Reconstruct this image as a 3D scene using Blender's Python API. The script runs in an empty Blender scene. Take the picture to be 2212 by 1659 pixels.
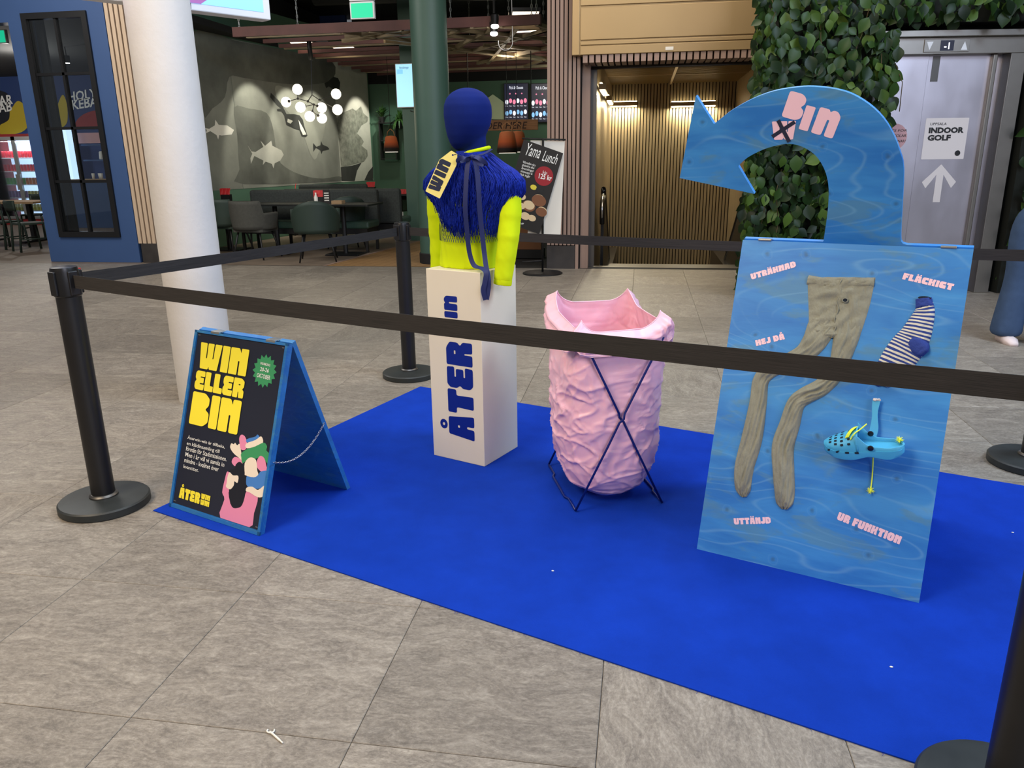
import bpy, bmesh, math, random
from math import sin, cos, pi, radians, sqrt, atan2, exp
from mathutils import Vector as V3, Matrix, noise
from mathutils.geometry import tessellate_polygon
random.seed(7)
SC = bpy.context.scene
COL = SC.collection

# ---------------------------------------------------------------- camera
FPX, CX, CY, CAMH = 1660.0, 1106.0, 829.5, 1.38
_d = V3((1180.0 - CX, 6460.0 - CY, FPX)).normalized()          # "down" seen from the camera
_f = V3((0, 0, 1)); _y = (_f - _d * _f.dot(_d)).normalized(); _x = _d.cross(_y)
_t = radians(9.5)
_RZ = Matrix.Rotation(_t, 3, 'Z')
RC = _RZ @ Matrix((_x, _y, -_d))                                # camera -> world
cam = bpy.data.cameras.new('camera'); camo = bpy.data.objects.new('camera', cam); COL.objects.link(camo)
cam.sensor_width = 36.0; cam.lens = FPX / 2212.0 * 36.0; cam.clip_start = 0.05; cam.clip_end = 200
_cx = RC @ V3((1, 0, 0)); _cy = RC @ V3((0, -1, 0)); _cz = RC @ V3((0, 0, -1))
camo.matrix_world = Matrix(((_cx.x, _cy.x, _cz.x, 0), (_cx.y, _cy.y, _cz.y, 0), (_cx.z, _cy.z, _cz.z, CAMH), (0, 0, 0, 1)))
SC.camera = camo

# ---------------------------------------------------------------- world, lights, exposure
SC.view_settings.view_transform = 'Standard'
SC.view_settings.look = 'None'
SC.view_settings.gamma = 1.0
SC.view_settings.use_curve_mapping = False
SC.view_settings.exposure = 0.0
W = bpy.data.worlds.new('world'); SC.world = W; W.use_nodes = True
W.node_tree.nodes['Background'].inputs[0].default_value = (0.90, 0.93, 1.0, 1)
W.node_tree.nodes['Background'].inputs[1].default_value = 0.16
def look(o, target):
    o.rotation_euler = (V3(target) - o.location).to_track_quat('-Z', 'Y').to_euler()
def area(name, loc, target, size, power, color, sy=None, spread=None):
    l = bpy.data.lights.new(name, 'AREA'); l.energy = power; l.color = color; l.size = size
    if sy: l.shape = 'RECTANGLE'; l.size_y = sy
    if spread: l.spread = radians(spread)
    o = bpy.data.objects.new(name, l); COL.objects.link(o); o.location = loc; look(o, target); return o
def spot(name, loc, target, power, color, angle=50, blend=0.5, size=0.05):
    l = bpy.data.lights.new(name, 'SPOT'); l.energy = power; l.color = color; l.spot_size = radians(angle); l.spot_blend = blend
    l.shadow_soft_size = size
    o = bpy.data.objects.new(name, l); COL.objects.link(o); o.location = loc; look(o, target); return o
def point(name, loc, power, color, size=0.05):
    l = bpy.data.lights.new(name, 'POINT'); l.energy = power; l.color = color; l.shadow_soft_size = size
    o = bpy.data.objects.new(name, l); COL.objects.link(o); o.location = loc; return o
WARM = (1.0, 0.86, 0.68); COOL = (0.78, 0.88, 1.0); NEUT = (1.0, 0.95, 0.88)
# lamps in the mall ceiling, plus an added fill for the lift doors
area('mall_ceiling_lamp_front', (-3.2, -0.2, 4.4), (-0.6, 3.2, 0.3), 2.0, 235, (1.0, .80, .56), 2.0)
area('mall_ceiling_lamp_middle', (-0.8, 3.2, 4.9), (-0.6, 3.4, 0), 2.2, 120, (.84, .91, 1.0), 2.2)
area('mall_ceiling_lamp_right', (4.2, 3.2, 4.8), (1.2, 3.6, 0.4), 2.0, 260, (.60, .78, 1.0), 2.0)
area('lift_fill_behind_viewer', (6.0, -5.0, 4.6), (3.0, 5.0, 1.2), 5.0, 420, (.82, .84, 1.0), 2.5)  # unseen cool area light, added so the steel lift doors reflect brightness
area('mall_ceiling_lamp_left', (-7.2, 6.6, 5.0), (-5.5, 8.5, 1), 2.6, 210, NEUT, 2.6)
area('mall_ceiling_lamp_back', (0.5, 7.6, 5.0), (0.3, 7.9, 0), 2.4, 90, WARM, 2.0)

# ---------------------------------------------------------------- pixel helpers (rays met with real planes)
def ray(px, py): return RC @ V3((px - CX, py - CY, FPX))
CAMP = V3((0, 0, CAMH))
def pz(px, py, z=0.0):
    r = ray(px, py); return CAMP + r * ((z - CAMH) / r.z)
def py_(px, py, y):
    r = ray(px, py); return CAMP + r * (y / r.y)
def pplane(px, py, P, ang):
    n = V3((-sin(radians(ang)), cos(radians(ang)), 0)); r = ray(px, py)
    return CAMP + r * (n.dot(V3((P[0], P[1], 0))) / n.dot(r))

# ---------------------------------------------------------------- materials
def lin(c): c /= 255.0; return c / 12.92 if c <= 0.04045 else ((c + 0.055) / 1.055) ** 2.4
def C(r, g, b): return (lin(r), lin(g), lin(b), 1.0)
MATS = {}
class NT:
    def __init__(s, m): s.m = m; s.t = m.node_tree; s.n = s.t.nodes; s.b = s.n['Principled BSDF']
    def new(s, typ, **kw):
        x = s.n.new(typ)
        for k, v in kw.items(): setattr(x, k, v)
        return x
    def link(s, a, b): s.t.links.new(a, b)
    def coord(s, kind='Object', scale=(1, 1, 1), rot=(0, 0, 0), jitter=False):
        tc = s.new('ShaderNodeTexCoord'); mp = s.new('ShaderNodeMapping')
        mp.inputs['Scale'].default_value = scale; mp.inputs['Rotation'].default_value = rot
        out = tc.outputs[kind]
        if jitter:
            oi = s.new('ShaderNodeObjectInfo'); ml = s.new('ShaderNodeVectorMath', operation='SCALE')
            ml.inputs[0].default_value = (31.7, 57.3, 17.1); s.link(oi.outputs['Random'], ml.inputs['Scale'])
            ad = s.new('ShaderNodeVectorMath', operation='ADD'); s.link(out, ad.inputs[0]); s.link(ml.outputs[0], ad.inputs[1]); out = ad.outputs[0]
        s.link(out, mp.inputs['Vector']); return mp.outputs[0]
    def noise(s, vec, scale, detail=4, rough=0.55, dist=0.0):
        n = s.new('ShaderNodeTexNoise'); n.inputs['Scale'].default_value = scale; n.inputs['Detail'].default_value = detail
        n.inputs['Roughness'].default_value = rough; n.inputs['Distortion'].default_value = dist
        s.link(vec, n.inputs['Vector']); return n.outputs['Fac']
    def ramp(s, fac, stops):
        r = s.new('ShaderNodeValToRGB'); e = r.color_ramp.elements
        while len(e) < len(stops): e.new(0.5)
        for i, (p, c) in enumerate(stops): e[i].position = p; e[i].color = c
        s.link(fac, r.inputs[0]); return r.outputs[0]
    def mix(s, fac, a, b, mode='MIX'):
        m = s.new('ShaderNodeMix', data_type='RGBA', blend_type=mode)
        if isinstance(fac, (int, float)): m.inputs[0].default_value = fac
        else: s.link(fac, m.inputs[0])
        for i, x in ((6, a), (7, b)):
            if isinstance(x, tuple): m.inputs[i].default_value = x
            else: s.link(x, m.inputs[i])
        return m.outputs[2]
    def math(s, op, a, b=None):
        m = s.new('ShaderNodeMath', operation=op)
        for i, x in ((0, a), (1, b)):
            if x is None: continue
            if isinstance(x, (int, float)): m.inputs[i].default_value = x
            else: s.link(x, m.inputs[i])
        return m.outputs[0]
    def bump(s, h, strength=0.2, dist=0.01):
        b = s.new('ShaderNodeBump'); b.inputs['Strength'].default_value = strength; b.inputs['Distance'].default_value = dist
        s.link(h, b.inputs['Height']); s.link(b.outputs[0], s.b.inputs['Normal'])
    def color(s, x): s.link(x, s.b.inputs['Base Color'])
def mat(name, col, rough=0.5, metal=0.0, var=0.0, vscale=8.0, bump=0.0, bscale=60.0, emit=None, estr=1.0, spec=None, stretch=(1, 1, 1)):
    m = bpy.data.materials.new(name); m.use_nodes = True; t = NT(m); b = t.b
    b.inputs['Base Color'].default_value = col; b.inputs['Roughness'].default_value = rough; b.inputs['Metallic'].default_value = metal
    if spec is not None: b.inputs['Specular IOR Level'].default_value = spec
    if var:
        v = t.coord('Object', stretch, jitter=True); n = t.noise(v, vscale, 5)
        d = tuple(x * (1 - var) for x in col[:3]) + (1,); l = tuple(min(1, x * (1 + var)) for x in col[:3]) + (1,)
        t.color(t.ramp(n, [(0.3, d), (0.7, l)]))
    if bump:
        v = t.coord('Object', stretch); t.bump(t.noise(v, bscale, 4), bump, 0.01)
    if emit: b.inputs['Emission Color'].default_value = emit; b.inputs['Emission Strength'].default_value = estr
    MATS[name] = m; return m

# ---------------------------------------------------------------- mesh builder
class MB:
    def __init__(s): s.v = []; s.f = []
    def add(s, vs, fs, T=None):
        o = len(s.v)
        for p in vs:
            p = V3(p)
            if T is not None: p = T @ p
            s.v.append(p)
        for f in fs: s.f.append([i + o for i in f])
        return s
    def box(s, x0, x1, y0, y1, z0, z1, T=None):
        vs = [(x, y, z) for x in (x0, x1) for y in (y0, y1) for z in (z0, z1)]
        return s.add(vs, [(0, 1, 3, 2), (4, 6, 7, 5), (0, 4, 5, 1), (2, 3, 7, 6), (0, 2, 6, 4), (1, 5, 7, 3)], T)
    def bar(s, a, b, w, h, up=(0, 0, 1)):
        a, b = V3(a), V3(b); d = (b - a); L = d.length; d /= L; up = V3(up)
        x = d.cross(up)
        if x.length < 1e-4: x = d.cross(V3((1, 0, 0)))
        x.normalize(); z = x.cross(d)
        T = Matrix(((x.x, d.x, z.x, a.x), (x.y, d.y, z.y, a.y), (x.z, d.z, z.z, a.z), (0, 0, 0, 1)))
        return s.box(-w / 2, w / 2, 0, L, -h / 2, h / 2, T)
    def rings(s, rs, close=True, cap=True, T=None):
        n = len(rs[0]); vs = [p for r in rs for p in r]; fs = []
        for i in range(len(rs) - 1):
            for j in range(n if close else n - 1):
                k = (j + 1) % n; fs.append((i * n + j, i * n + k, (i + 1) * n + k, (i + 1) * n + j))
        if cap and close:
            fs.append(tuple(reversed(range(n)))); fs.append(tuple(range((len(rs) - 1) * n, len(rs) * n)))
        return s.add(vs, fs, T)
    def tube(s, pts, r, n=8, closed=False, T=None, flat=1.0):
        pts = [V3(p) for p in pts]; m = len(pts); rr = r if isinstance(r, (list, tuple)) else [r] * m
        rs = []; prev = None
        for i, p in enumerate(pts):
            if closed: d = pts[(i + 1) % m] - pts[i - 1]
            else: d = pts[min(i + 1, m - 1)] - pts[max(i - 1, 0)]
            d.normalize()
            if prev is None:
                up = V3((0, 0, 1)) if abs(d.z) < 0.9 else V3((1, 0, 0)); x = d.cross(up).normalized()
            else: x = (prev - d * prev.dot(d)).normalized()
            prev = x; y = d.cross(x)
            rs.append([p + (x * cos(2 * pi * k / n) + y * sin(2 * pi * k / n) * flat) * rr[i] for k in range(n)])
        if closed: rs.append(rs[0]); return s.rings(rs, True, False, T)
        return s.rings(rs, True, True, T)
    def lathe(s, prof, n=24, T=None):
        return s.rings([[(r * cos(2 * pi * k / n), r * sin(2 * pi * k / n), z) for k in range(n)] for r, z in prof], True, True, T)
    def ball(s, c, r, n=16, m=10, T=None):
        c = V3(c); rx, ry, rz = r if isinstance(r, (tuple, list)) else (r, r, r)
        return s.rings([[c + V3((rx * sin(pi * i / m) * cos(2 * pi * k / n), ry * sin(pi * i / m) * sin(2 * pi * k / n), -rz * cos(pi * i / m))) for k in range(n)] for i in [0.12] + list(range(1, m)) + [m - 0.12]], True, True, T)
    def flat(s, polys, T=None, z=0.0):
        """polygons with holes: list of loops, first the outline; a flat face"""
        loops = [[V3((p[0], p[1], z)) for p in l] for l in polys]
        tr = tessellate_polygon(loops); vs = [p for l in loops for p in l]
        fs = []
        for a, b, c in tr:
            if (vs[b] - vs[a]).cross(vs[c] - vs[a]).z < 0: a, c = c, a
            fs.append((a, b, c))
        return s.add(vs, fs, T)
    def slab(s, polys, z0, z1, T=None):
        loops = [[(p[0], p[1]) for p in l] for l in polys]
        s.flat(loops, T, z1)
        o = MB().flat(loops, None, z0); s.add(o.v, [tuple(reversed(f)) for f in o.f], T)
        for l in loops:
            n = len(l); vs = [(p[0], p[1], z0) for p in l] + [(p[0], p[1], z1) for p in l]
            s.add(vs, [(i, (i + 1) % n, n + (i + 1) % n, n + i) for i in range(n)], T)
        return s
    def grid(s, fn, nu, nv, T=None, closeu=False):
        vs = [fn(i / (nu if closeu else nu - 1), j / (nv - 1)) for j in range(nv) for i in range(nu)]; fs = []
        for j in range(nv - 1):
            for i in range(nu if closeu else nu - 1):
                k = (i + 1) % nu; fs.append((j * nu + i, j * nu + k, (j + 1) * nu + k, (j + 1) * nu + i))
        return s.add(vs, fs, T)
    def mesh(s, name, smooth=False):
        me = bpy.data.meshes.new(name); me.from_pydata([tuple(p) for p in s.v], [], s.f); me.validate(); 
        bm = bmesh.new(); bm.from_mesh(me); bmesh.ops.recalc_face_normals(bm, faces=bm.faces) if smooth != 'keep' and s.fix else None
        bm.to_mesh(me); bm.free()
        if smooth: me.polygons.foreach_set('use_smooth', [True] * len(me.polygons))
        me.update(); return me
    fix = True
    def build(s, name, material, parent=None, smooth=False, bevel=0.0, loc=None, sharp=None, kind=None):
        me = s.mesh(name, smooth); me.materials.append(M(material))
        return obj(name, me, parent, loc, bevel, smooth, sharp, kind)
def M(m): return MATS[m] if isinstance(m, str) else m
def obj(name, me, parent=None, loc=None, bevel=0, smooth=False, sharp=None, kind=None):
    o = bpy.data.objects.new(name, me); COL.objects.link(o)
    if parent is not None: o.parent = parent
    if loc is not None: o.location = loc
    if bevel:
        b = o.modifiers.new('bevel', 'BEVEL'); b.width = bevel; b.segments = 2; b.limit_method = 'ANGLE'; b.angle_limit = radians(40)
    if smooth and sharp is not None:
        me.set_sharp_from_angle(angle=radians(sharp))
    if kind: o['kind'] = kind
    return o
def thing(name, label, cat, loc=(0, 0, 0), rz=0.0, group=None):
    o = bpy.data.objects.new(name, None); COL.objects.link(o); o.empty_display_size = 0.1
    o.location = loc; o.rotation_euler = (0, 0, radians(rz)); tag(o, label, cat, group); return o
def tag(o, label, cat, group=None):
    o['label'] = label; o['category'] = cat
    if group: o['group'] = group
    return o
def struct(o): o['kind'] = 'structure'; return o
def sroot(name, loc=(0, 0, 0), rz=0.0):
    o = bpy.data.objects.new(name, None); COL.objects.link(o); o.location = loc; o.rotation_euler = (0, 0, radians(rz)); o['kind'] = 'structure'; return o
def copy_tree(o, parent=None, **kw):
    c = o.copy(); COL.objects.link(c)
    if parent is not None: c.parent = parent
    for k, v in kw.items(): c[k] = v
    for ch in list(o.children): copy_tree(ch, c)
    return c
def inst(name, me, parent=None, loc=(0, 0, 0), rot=(0, 0, 0), scale=None):
    o = bpy.data.objects.new(name, me); COL.objects.link(o); o.location = loc; o.rotation_euler = rot
    if parent is not None: o.parent = parent
    if scale: o.scale = scale
    return o
def evalmesh(o, name, remove=True):
    bpy.context.view_layer.update()
    me = bpy.data.meshes.new_from_object(o.evaluated_get(bpy.context.evaluated_depsgraph_get())); me.name = name
    if remove: bpy.data.objects.remove(o)
    return me
def frameT(O, U, V, N=None):
    U = V3(U).normalized(); V = V3(V).normalized(); N = U.cross(V) if N is None else V3(N); O = V3(O)
    return Matrix(((U.x, V.x, N.x, O.x), (U.y, V.y, N.y, O.y), (U.z, V.z, N.z, O.z), (0, 0, 0, 1)))
def T2(x, y, rot=0, z=0.0): return Matrix.Translation((x, y, z)) @ Matrix.Rotation(radians(rot), 4, 'Z')
def smoothpts(pts, k=6, closed=False):
    """Catmull-Rom through the points"""
    P = [V3(p) for p in pts]; n = len(P); out = []
    for i in range(n if closed else n - 1):
        if closed: a, b, c, d = P[i - 1], P[i], P[(i + 1) % n], P[(i + 2) % n]
        else: a, b, c, d = P[max(i - 1, 0)], P[i], P[i + 1], P[min(i + 2, n - 1)]
        for j in range(k):
            t = j / k; out.append(0.5 * ((2 * b) + (c - a) * t + (2 * a - 5 * b + 4 * c - d) * t * t + (3 * b - a - 3 * c + d) * t ** 3))
    if not closed: out.append(P[-1])
    return out
def roundpoly(pts, r=0.05, k=3):
    out = []; n = len(pts)
    for i in range(n):
        a, b, c = V3((*pts[i - 1][:2], 0)), V3((*pts[i][:2], 0)), V3((*pts[(i + 1) % n][:2], 0))
        e = min(r, (a - b).length * 0.45, (c - b).length * 0.45)
        p = b + (a - b).normalized() * e; q = b + (c - b).normalized() * e
        for j in range(k + 1):
            t = j / k; out.append(tuple((p * (1 - t) ** 2 + b * 2 * t * (1 - t) + q * t * t)[:2]))
    return out
def circ(cx, cy, r, n=20, ry=None): return [(cx + r * cos(2 * pi * i / n), cy + (ry or r) * sin(2 * pi * i / n)) for i in range(n)]

# ---------------------------------------------------------------- lettering
_s = [(0, 0)]
G = {
 'I': (.31, [[(0, 0), (0, 1), (.31, 1), (.31, 0)]]),
 'T': (.72, [[(0, 1), (0, .66), (.18, .66), (.16, 0), (.56, 0), (.54, .66), (.72, .66), (.72, 1)]]),
 'L': (.58, [[(0, 0), (0, 1), (.36, 1), (.36, .3), (.58, .3), (.58, 0)]]),
 'E': (.64, [[(.10, 0), (.62, 0), (.64, .3), (.34, .30), (.34, .36), (.58, .36), (.58, .65), (.34, .65), (.34, .71), (.64, .71), (.62, 1), (.10, 1), (0, .88), (0, .62), (.09, .5), (0, .4), (0, .12)]]),
 'R': (.70, [[(0, 0), (0, 1), (.5, 1), (.68, .86), (.68, .56), (.58, .46), (.70, .36), (.70, 0), (.39, 0), (.37, .3), (.33, .3), (.33, 0)], [(.33, .64), (.33, .70), (.44, .70), (.44, .64)]]),
 'W': (.94, [[(0, 1), (.1, 0), (.44, 0), (.47, .12), (.50, 0), (.84, 0), (.94, 1), (.645, 1), (.63, .42), (.59, .42), (.60, 1), (.34, 1), (.35, .42), (.31, .42), (.295, 1)]]),
 'N': (.74, [[(0, 0), (0, 1), (.36, 1), (.44, .82), (.44, 1), (.74, 1), (.74, 0), (.41, 0), (.41, .52), (.35, .52), (.35, 0)]]),
 'n': (.72, [[(0, 0), (0, 1), (.32, 1), (.36, .9), (.44, 1), (.58, 1), (.72, .84), (.72, 0), (.42, 0), (.42, .62), (.35, .62), (.33, 0)]]),
 'B': (.70, [[(0, 0), (0, 1), (.48, 1), (.66, .86), (.66, .64), (.54, .52), (.70, .42), (.70, .14), (.52, 0)]]),
 'A': (.74, [[(0, 0), (.1, 1), (.64, 1), (.74, 0), (.41, 0), (.41, .28), (.34, .28), (.33, 0)], [(.34, .56), (.34, .64), (.41, .64), (.41, .56)]]),
 'U': (.74, [[(0, 1), (0, .2), (.15, 0), (.59, 0), (.74, .2), (.74, 1), (.41, 1), (.41, .34), (.34, .34), (.34, 1)]]),
 'K': (.74, [[(0, 0), (0, 1), (.34, 1), (.34, .64), (.41, .64), (.43, 1), (.74, 1), (.66, .52), (.74, 0), (.42, 0), (.41, .38), (.34, .38), (.34, 0)]]),
 'H': (.74, [[(0, 0), (0, 1), (.34, 1), (.34, .64), (.41, .64), (.41, 1), (.74, 1), (.74, 0), (.41, 0), (.41, .38), (.34, .38), (.34, 0)]]),
 'D': (.74, [[(0, 0), (0, 1), (.5, 1), (.74, .8), (.74, .2), (.5, 0)], [(.34, .3), (.34, .7), (.41, .7), (.41, .3)]]),
 'F': (.62, [[(0, 0), (0, 1), (.62, 1), (.62, .71), (.36, .71), (.36, .64), (.57, .64), (.57, .36), (.36, .36), (.36, 0)]]),
 'C': (.66, [[(.66, 1), (.14, 1), (0, .84), (0, .16), (.14, 0), (.66, 0), (.66, .38), (.36, .34), (.36, .66), (.66, .62)]]),
 'G': (.70, [[(.66, 1), (.14, 1), (0, .84), (0, .16), (.14, 0), (.70, 0), (.70, .52), (.40, .52), (.36, .62), (.66, .66)]]),
 'J': (.60, [[(.1, 0), (.45, 0), (.6, .16), (.6, 1), (.26, 1), (.26, .38), (0, .38), (0, .12)]]),
 'O': (.78, [[(.2, 0), (0, .2), (0, .8), (.2, 1), (.58, 1), (.78, .8), (.78, .2), (.58, 0)], [(.355, .32), (.355, .68), (.425, .68), (.425, .32)]]),
 'S': (.66, [[(0, 0), (0, .3), (.28, .34), (.1, .42), (0, .52), (0, .86), (.14, 1), (.64, 1), (.62, .7), (.34, .66), (.54, .6), (.66, .5), (.66, .14), (.52, 0)]]),
}
def glyphs(text, h, gap=0.06, r=0.05, wscale=1.0):
    """loops (outline + holes) of each letter of a chunky display face, baseline at 0, cap height h"""
    x = 0.0; out = []
    for ch in text:
        if ch == ' ': x += .34; continue
        base = {'Å': 'A', 'Ä': 'A'}.get(ch, ch); w, loops = G[base]
        ls = [roundpoly(l, r if i == 0 else .02) for i, l in enumerate(loops)]
        grp = [ls]
        if ch == 'Å': grp.append([circ(w / 2, 1.2, .15, 16), circ(w / 2, 1.2, .05, 10)])
        if ch == 'Ä': grp += [[circ(w / 2 - .16, 1.14, .1, 12)], [circ(w / 2 + .16, 1.14, .1, 12)]]
        for g in grp: out.append([[((p[0] + x) * h * wscale, p[1] * h) for p in l] for l in g])
        x += w + gap
    return out, (x - gap) * h * wscale
def chunky(name, text, h, T, material, parent, gap=0.06, r=0.05, z=0.001, width=None):
    gl, w = glyphs(text, h, gap, r)
    ws = 1.0 if width is None else width / w
    mb = MB(); mb.fix = False
    for g in gl: mb.flat([[(p[0] * ws, p[1]) for p in l] for l in g], T, z)
    return mb.build(name, material, parent)
def plain(name, text, size, T, material, parent, bold=0.0, shear=0.0, z=0.001, align='LEFT', spacing=1.0, line=1.0, width=None, height=None):
    cu = bpy.data.curves.new('t', 'FONT'); cu.body = text; cu.size = size; cu.offset = bold * size; cu.shear = shear; cu.align_x = align
    cu.space_character = spacing; cu.space_line = line; cu.resolution_u = 2; cu.fill_mode = 'FRONT'
    o = bpy.data.objects.new('t', cu); COL.objects.link(o); me = evalmesh(o, name)
    if width or height:
        xs = [v.co.x for v in me.vertices]; ys = [v.co.y for v in me.vertices]
        sx = width / (max(xs) - min(xs)) if width else 1; sy = height / (max(ys) - min(ys)) if height else 1
        for v in me.vertices: v.co.x *= sx; v.co.y *= sy
    me.transform(T @ Matrix.Translation((0, 0, z))); me.materials.clear(); me.materials.append(M(material))
    return obj(name, me, parent)
# ================================================================= materials
def m_tile():
    m = bpy.data.materials.new('slate_tile'); m.use_nodes = True; t = NT(m); MATS['slate_tile'] = m
    v = t.coord('Object', (1.4, 4.2, 1.0), (0, 0, .12), jitter=True); iso = t.coord('Object', (1, 1.5, 1), jitter=True)
    warp = t.noise(iso, 2.2, 3)
    wv = t.new('ShaderNodeVectorMath', operation='ADD'); sc = t.new('ShaderNodeVectorMath', operation='SCALE'); sc.inputs[0].default_value = (0.3, 1.2, 0)
    t.link(warp, sc.inputs['Scale']); t.link(v, wv.inputs[0]); t.link(sc.outputs[0], wv.inputs[1])
    n1 = t.noise(wv.outputs[0], 3.6, 9, 0.66, 0.5); n2 = t.noise(wv.outputs[0], 13, 9, 0.78, 0.5); n3 = t.noise(iso, 2.4, 3); n4 = t.noise(iso, 70, 6, 0.8, 0.3)
    rd = t.new('ShaderNodeTexNoise'); rd.noise_type = 'RIDGED_MULTIFRACTAL'; rd.inputs['Scale'].default_value = 5.0; rd.inputs['Detail'].default_value = 7; rd.inputs['Distortion'].default_value = .8; t.link(wv.outputs[0], rd.inputs['Vector'])
    oi = t.new('ShaderNodeObjectInfo')
    a = t.ramp(n1, [(0.30, C(84, 77, 70)), (0.44, C(136, 127, 116)), (0.56, C(166, 156, 142)), (0.70, C(214, 205, 190))])
    b = t.ramp(n2, [(0.36, C(76, 70, 64)), (0.5, C(152, 143, 130)), (0.64, C(220, 211, 196))])
    g = t.ramp(n4, [(0.36, C(84, 78, 72)), (0.5, C(154, 145, 132)), (0.64, C(212, 203, 188))])
    c = t.mix(0.34, t.mix(0.45, a, b), g)
    c = t.mix(t.math('MULTIPLY', t.ramp(rd.outputs['Fac'], [(0.75, (0, 0, 0, 1)), (1.0, (1, 1, 1, 1))]), 0.22), c, C(206, 198, 184))
    c = t.mix(t.math('MULTIPLY', n3, 0.36), c, C(118, 108, 98))
    hv = t.new('ShaderNodeHueSaturation'); t.link(c, hv.inputs['Color']); hv.inputs['Saturation'].default_value = 1.0
    t.link(t.math('ADD', t.math('MULTIPLY', oi.outputs['Random'], 0.20), 0.70), hv.inputs['Value']); t.color(hv.outputs[0])
    t.bump(t.math('ADD', n2, t.math('MULTIPLY', n4, .6)), 0.35, 0.006); t.b.inputs['Roughness'].default_value = 0.42; t.b.inputs['Specular IOR Level'].default_value = 0.4
m_tile()
def m_ply(name, base, dark, patch, line, sc=1.0):
    m = bpy.data.materials.new(name); m.use_nodes = True; t = NT(m); MATS[name] = m
    v = t.coord('Object', (0.75 * sc, 2.9 * sc, 2.9 * sc), (0, 0, 0), jitter=True)
    n = t.noise(v, 1.25, 2, 0.40, 0.15)
    lines = t.math('POWER', t.math('MAXIMUM', t.math('SINE', t.math('MULTIPLY', n, 130.0)), 0.0), 8.0)
    lm = t.ramp(t.noise(v, 2.4, 2), [(0.34, (0, 0, 0, 1)), (0.56, (1, 1, 1, 1))])
    n2 = t.noise(v, 2.6, 4, 0.6, 0.4); n3 = t.noise(t.coord('Object', (4, 40, 40)), 5, 3)
    c = t.mix(t.ramp(n2, [(0.36, (0, 0, 0, 1)), (0.62, (1, 1, 1, 1))]), dark, base)
    pm = t.ramp(t.noise(t.coord('Object', (1.2 * sc, 3 * sc, 3 * sc), jitter=True), 3.4, 4, 0.6, 0.5), [(0.54, (0, 0, 0, 1)), (0.62, (0.55, 0.55, 0.55, 1))])
    c = t.mix(pm, c, patch)
    c = t.mix(t.math('MULTIPLY', t.math('MULTIPLY', lines, lm), 0.27), c, line)
    c = t.mix(t.math('MULTIPLY', n3, 0.16), c, dark)
    vo = t.new('ShaderNodeTexVoronoi', voronoi_dimensions='2D'); vo.inputs['Scale'].default_value = 5.5 * sc
    dv_ = t.new('ShaderNodeVectorMath', operation='ADD'); sc_2 = t.new('ShaderNodeVectorMath', operation='SCALE'); sc_2.inputs[0].default_value = (.05, .05, 0); t.link(n2, sc_2.inputs['Scale']); t.link(t.coord('Object', (1, 1, 1), (radians(90), 0, 0)), dv_.inputs[0]); t.link(sc_2.outputs[0], dv_.inputs[1]); t.link(dv_.outputs[0], vo.inputs['Vector'])
    kd = t.ramp(vo.outputs['Distance'], [(0.0, (1, 1, 1, 1)), (0.02, (.7, .7, .7, 1)), (0.055, (0, 0, 0, 1))]); c = t.mix(t.math('MULTIPLY', kd, 0.6), c, C(52, 84, 104))
    kr = t.ramp(vo.outputs['Distance'], [(0.07, (0, 0, 0, 1)), (0.085, (1, 1, 1, 1)), (0.105, (0, 0, 0, 1))]); c = t.mix(t.math('MULTIPLY', kr, 0.10), c, line)
    t.color(c); t.b.inputs['Roughness'].default_value = 0.5; t.bump(n3, 0.06, 0.003)
m_ply('blue_plywood', C(62, 146, 212), C(36, 116, 192), C(92, 138, 152), C(130, 186, 216))
m_ply('blue_stained_wood', C(40, 118, 186), C(28, 100, 168), C(60, 122, 158), C(80, 150, 196), 2.0)
mat('blue_wood_shaded', C(14, 78, 150), 0.6, var=0.25, vscale=5)  # same blue stain with shade put into the colour, unused
def m_rug():
    m = mat('blue_carpet', C(14, 56, 166), 0.95, var=0.10, vscale=7, bump=0.35, bscale=420, spec=0.1)
m_rug()
mat('black_paint', C(22, 21, 22), 0.42, var=0.15, vscale=12)
mat('black_base', C(38, 42, 42), 0.5, var=0.22, vscale=14)
def m_belt():
    m = bpy.data.materials.new('webbing'); m.use_nodes = True; t = NT(m); MATS['webbing'] = m
    n = t.noise(t.coord('Object', (2, 2, 260)), 4, 2); t.color(t.ramp(n, [(0.35, C(24, 22, 21)), (0.65, C(48, 44, 42))])); t.b.inputs['Roughness'].default_value = 0.75
m_belt()
mat('red_plastic', C(200, 30, 30), 0.4)
mat('plinth_paint', C(232, 222, 196), 0.5, var=0.03, vscale=3)
mat('navy_vinyl', C(0, 32, 130), 0.5)
mat('pink_vinyl', C(252, 208, 218), 0.5)
mat('dark_tape', C(34, 38, 60), 0.5)
mat('poster_navy', C(35, 38, 52), 0.35)
mat('yellow_print', C(250, 232, 62), 0.4)
mat('white_print', C(240, 240, 236), 0.5)
mat('green_print', C(62, 150, 98), 0.4)
mat('pink_print', C(232, 142, 178), 0.4)
mat('blue_print', C(72, 130, 204), 0.4)
mat('cream_print', C(240, 226, 208), 0.4)
mat('black_print', C(26, 28, 38), 0.4)
mat('chrome', C(205, 205, 205), 0.25, 1.0)
mat('zinc', C(190, 190, 186), 0.35, 0.9)
mat('steel_dark', C(96, 94, 92), 0.4, 0.9)
mat('mannequin_blue', C(13, 32, 102), 0.85, var=0.06, vscale=10, bump=0.05, bscale=500, spec=0.15)
def m_lime():
    m = mat('lime_jersey', C(206, 228, 16), 0.8, var=0.04, vscale=6, bump=0.10, bscale=14, spec=0.15)
m_lime()
mat('fringe_blue', C(12, 40, 148), 0.7, var=0.25, vscale=60, spec=0.2)
mat('ribbon_blue', C(16, 31, 88), 0.65, var=0.05)
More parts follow.
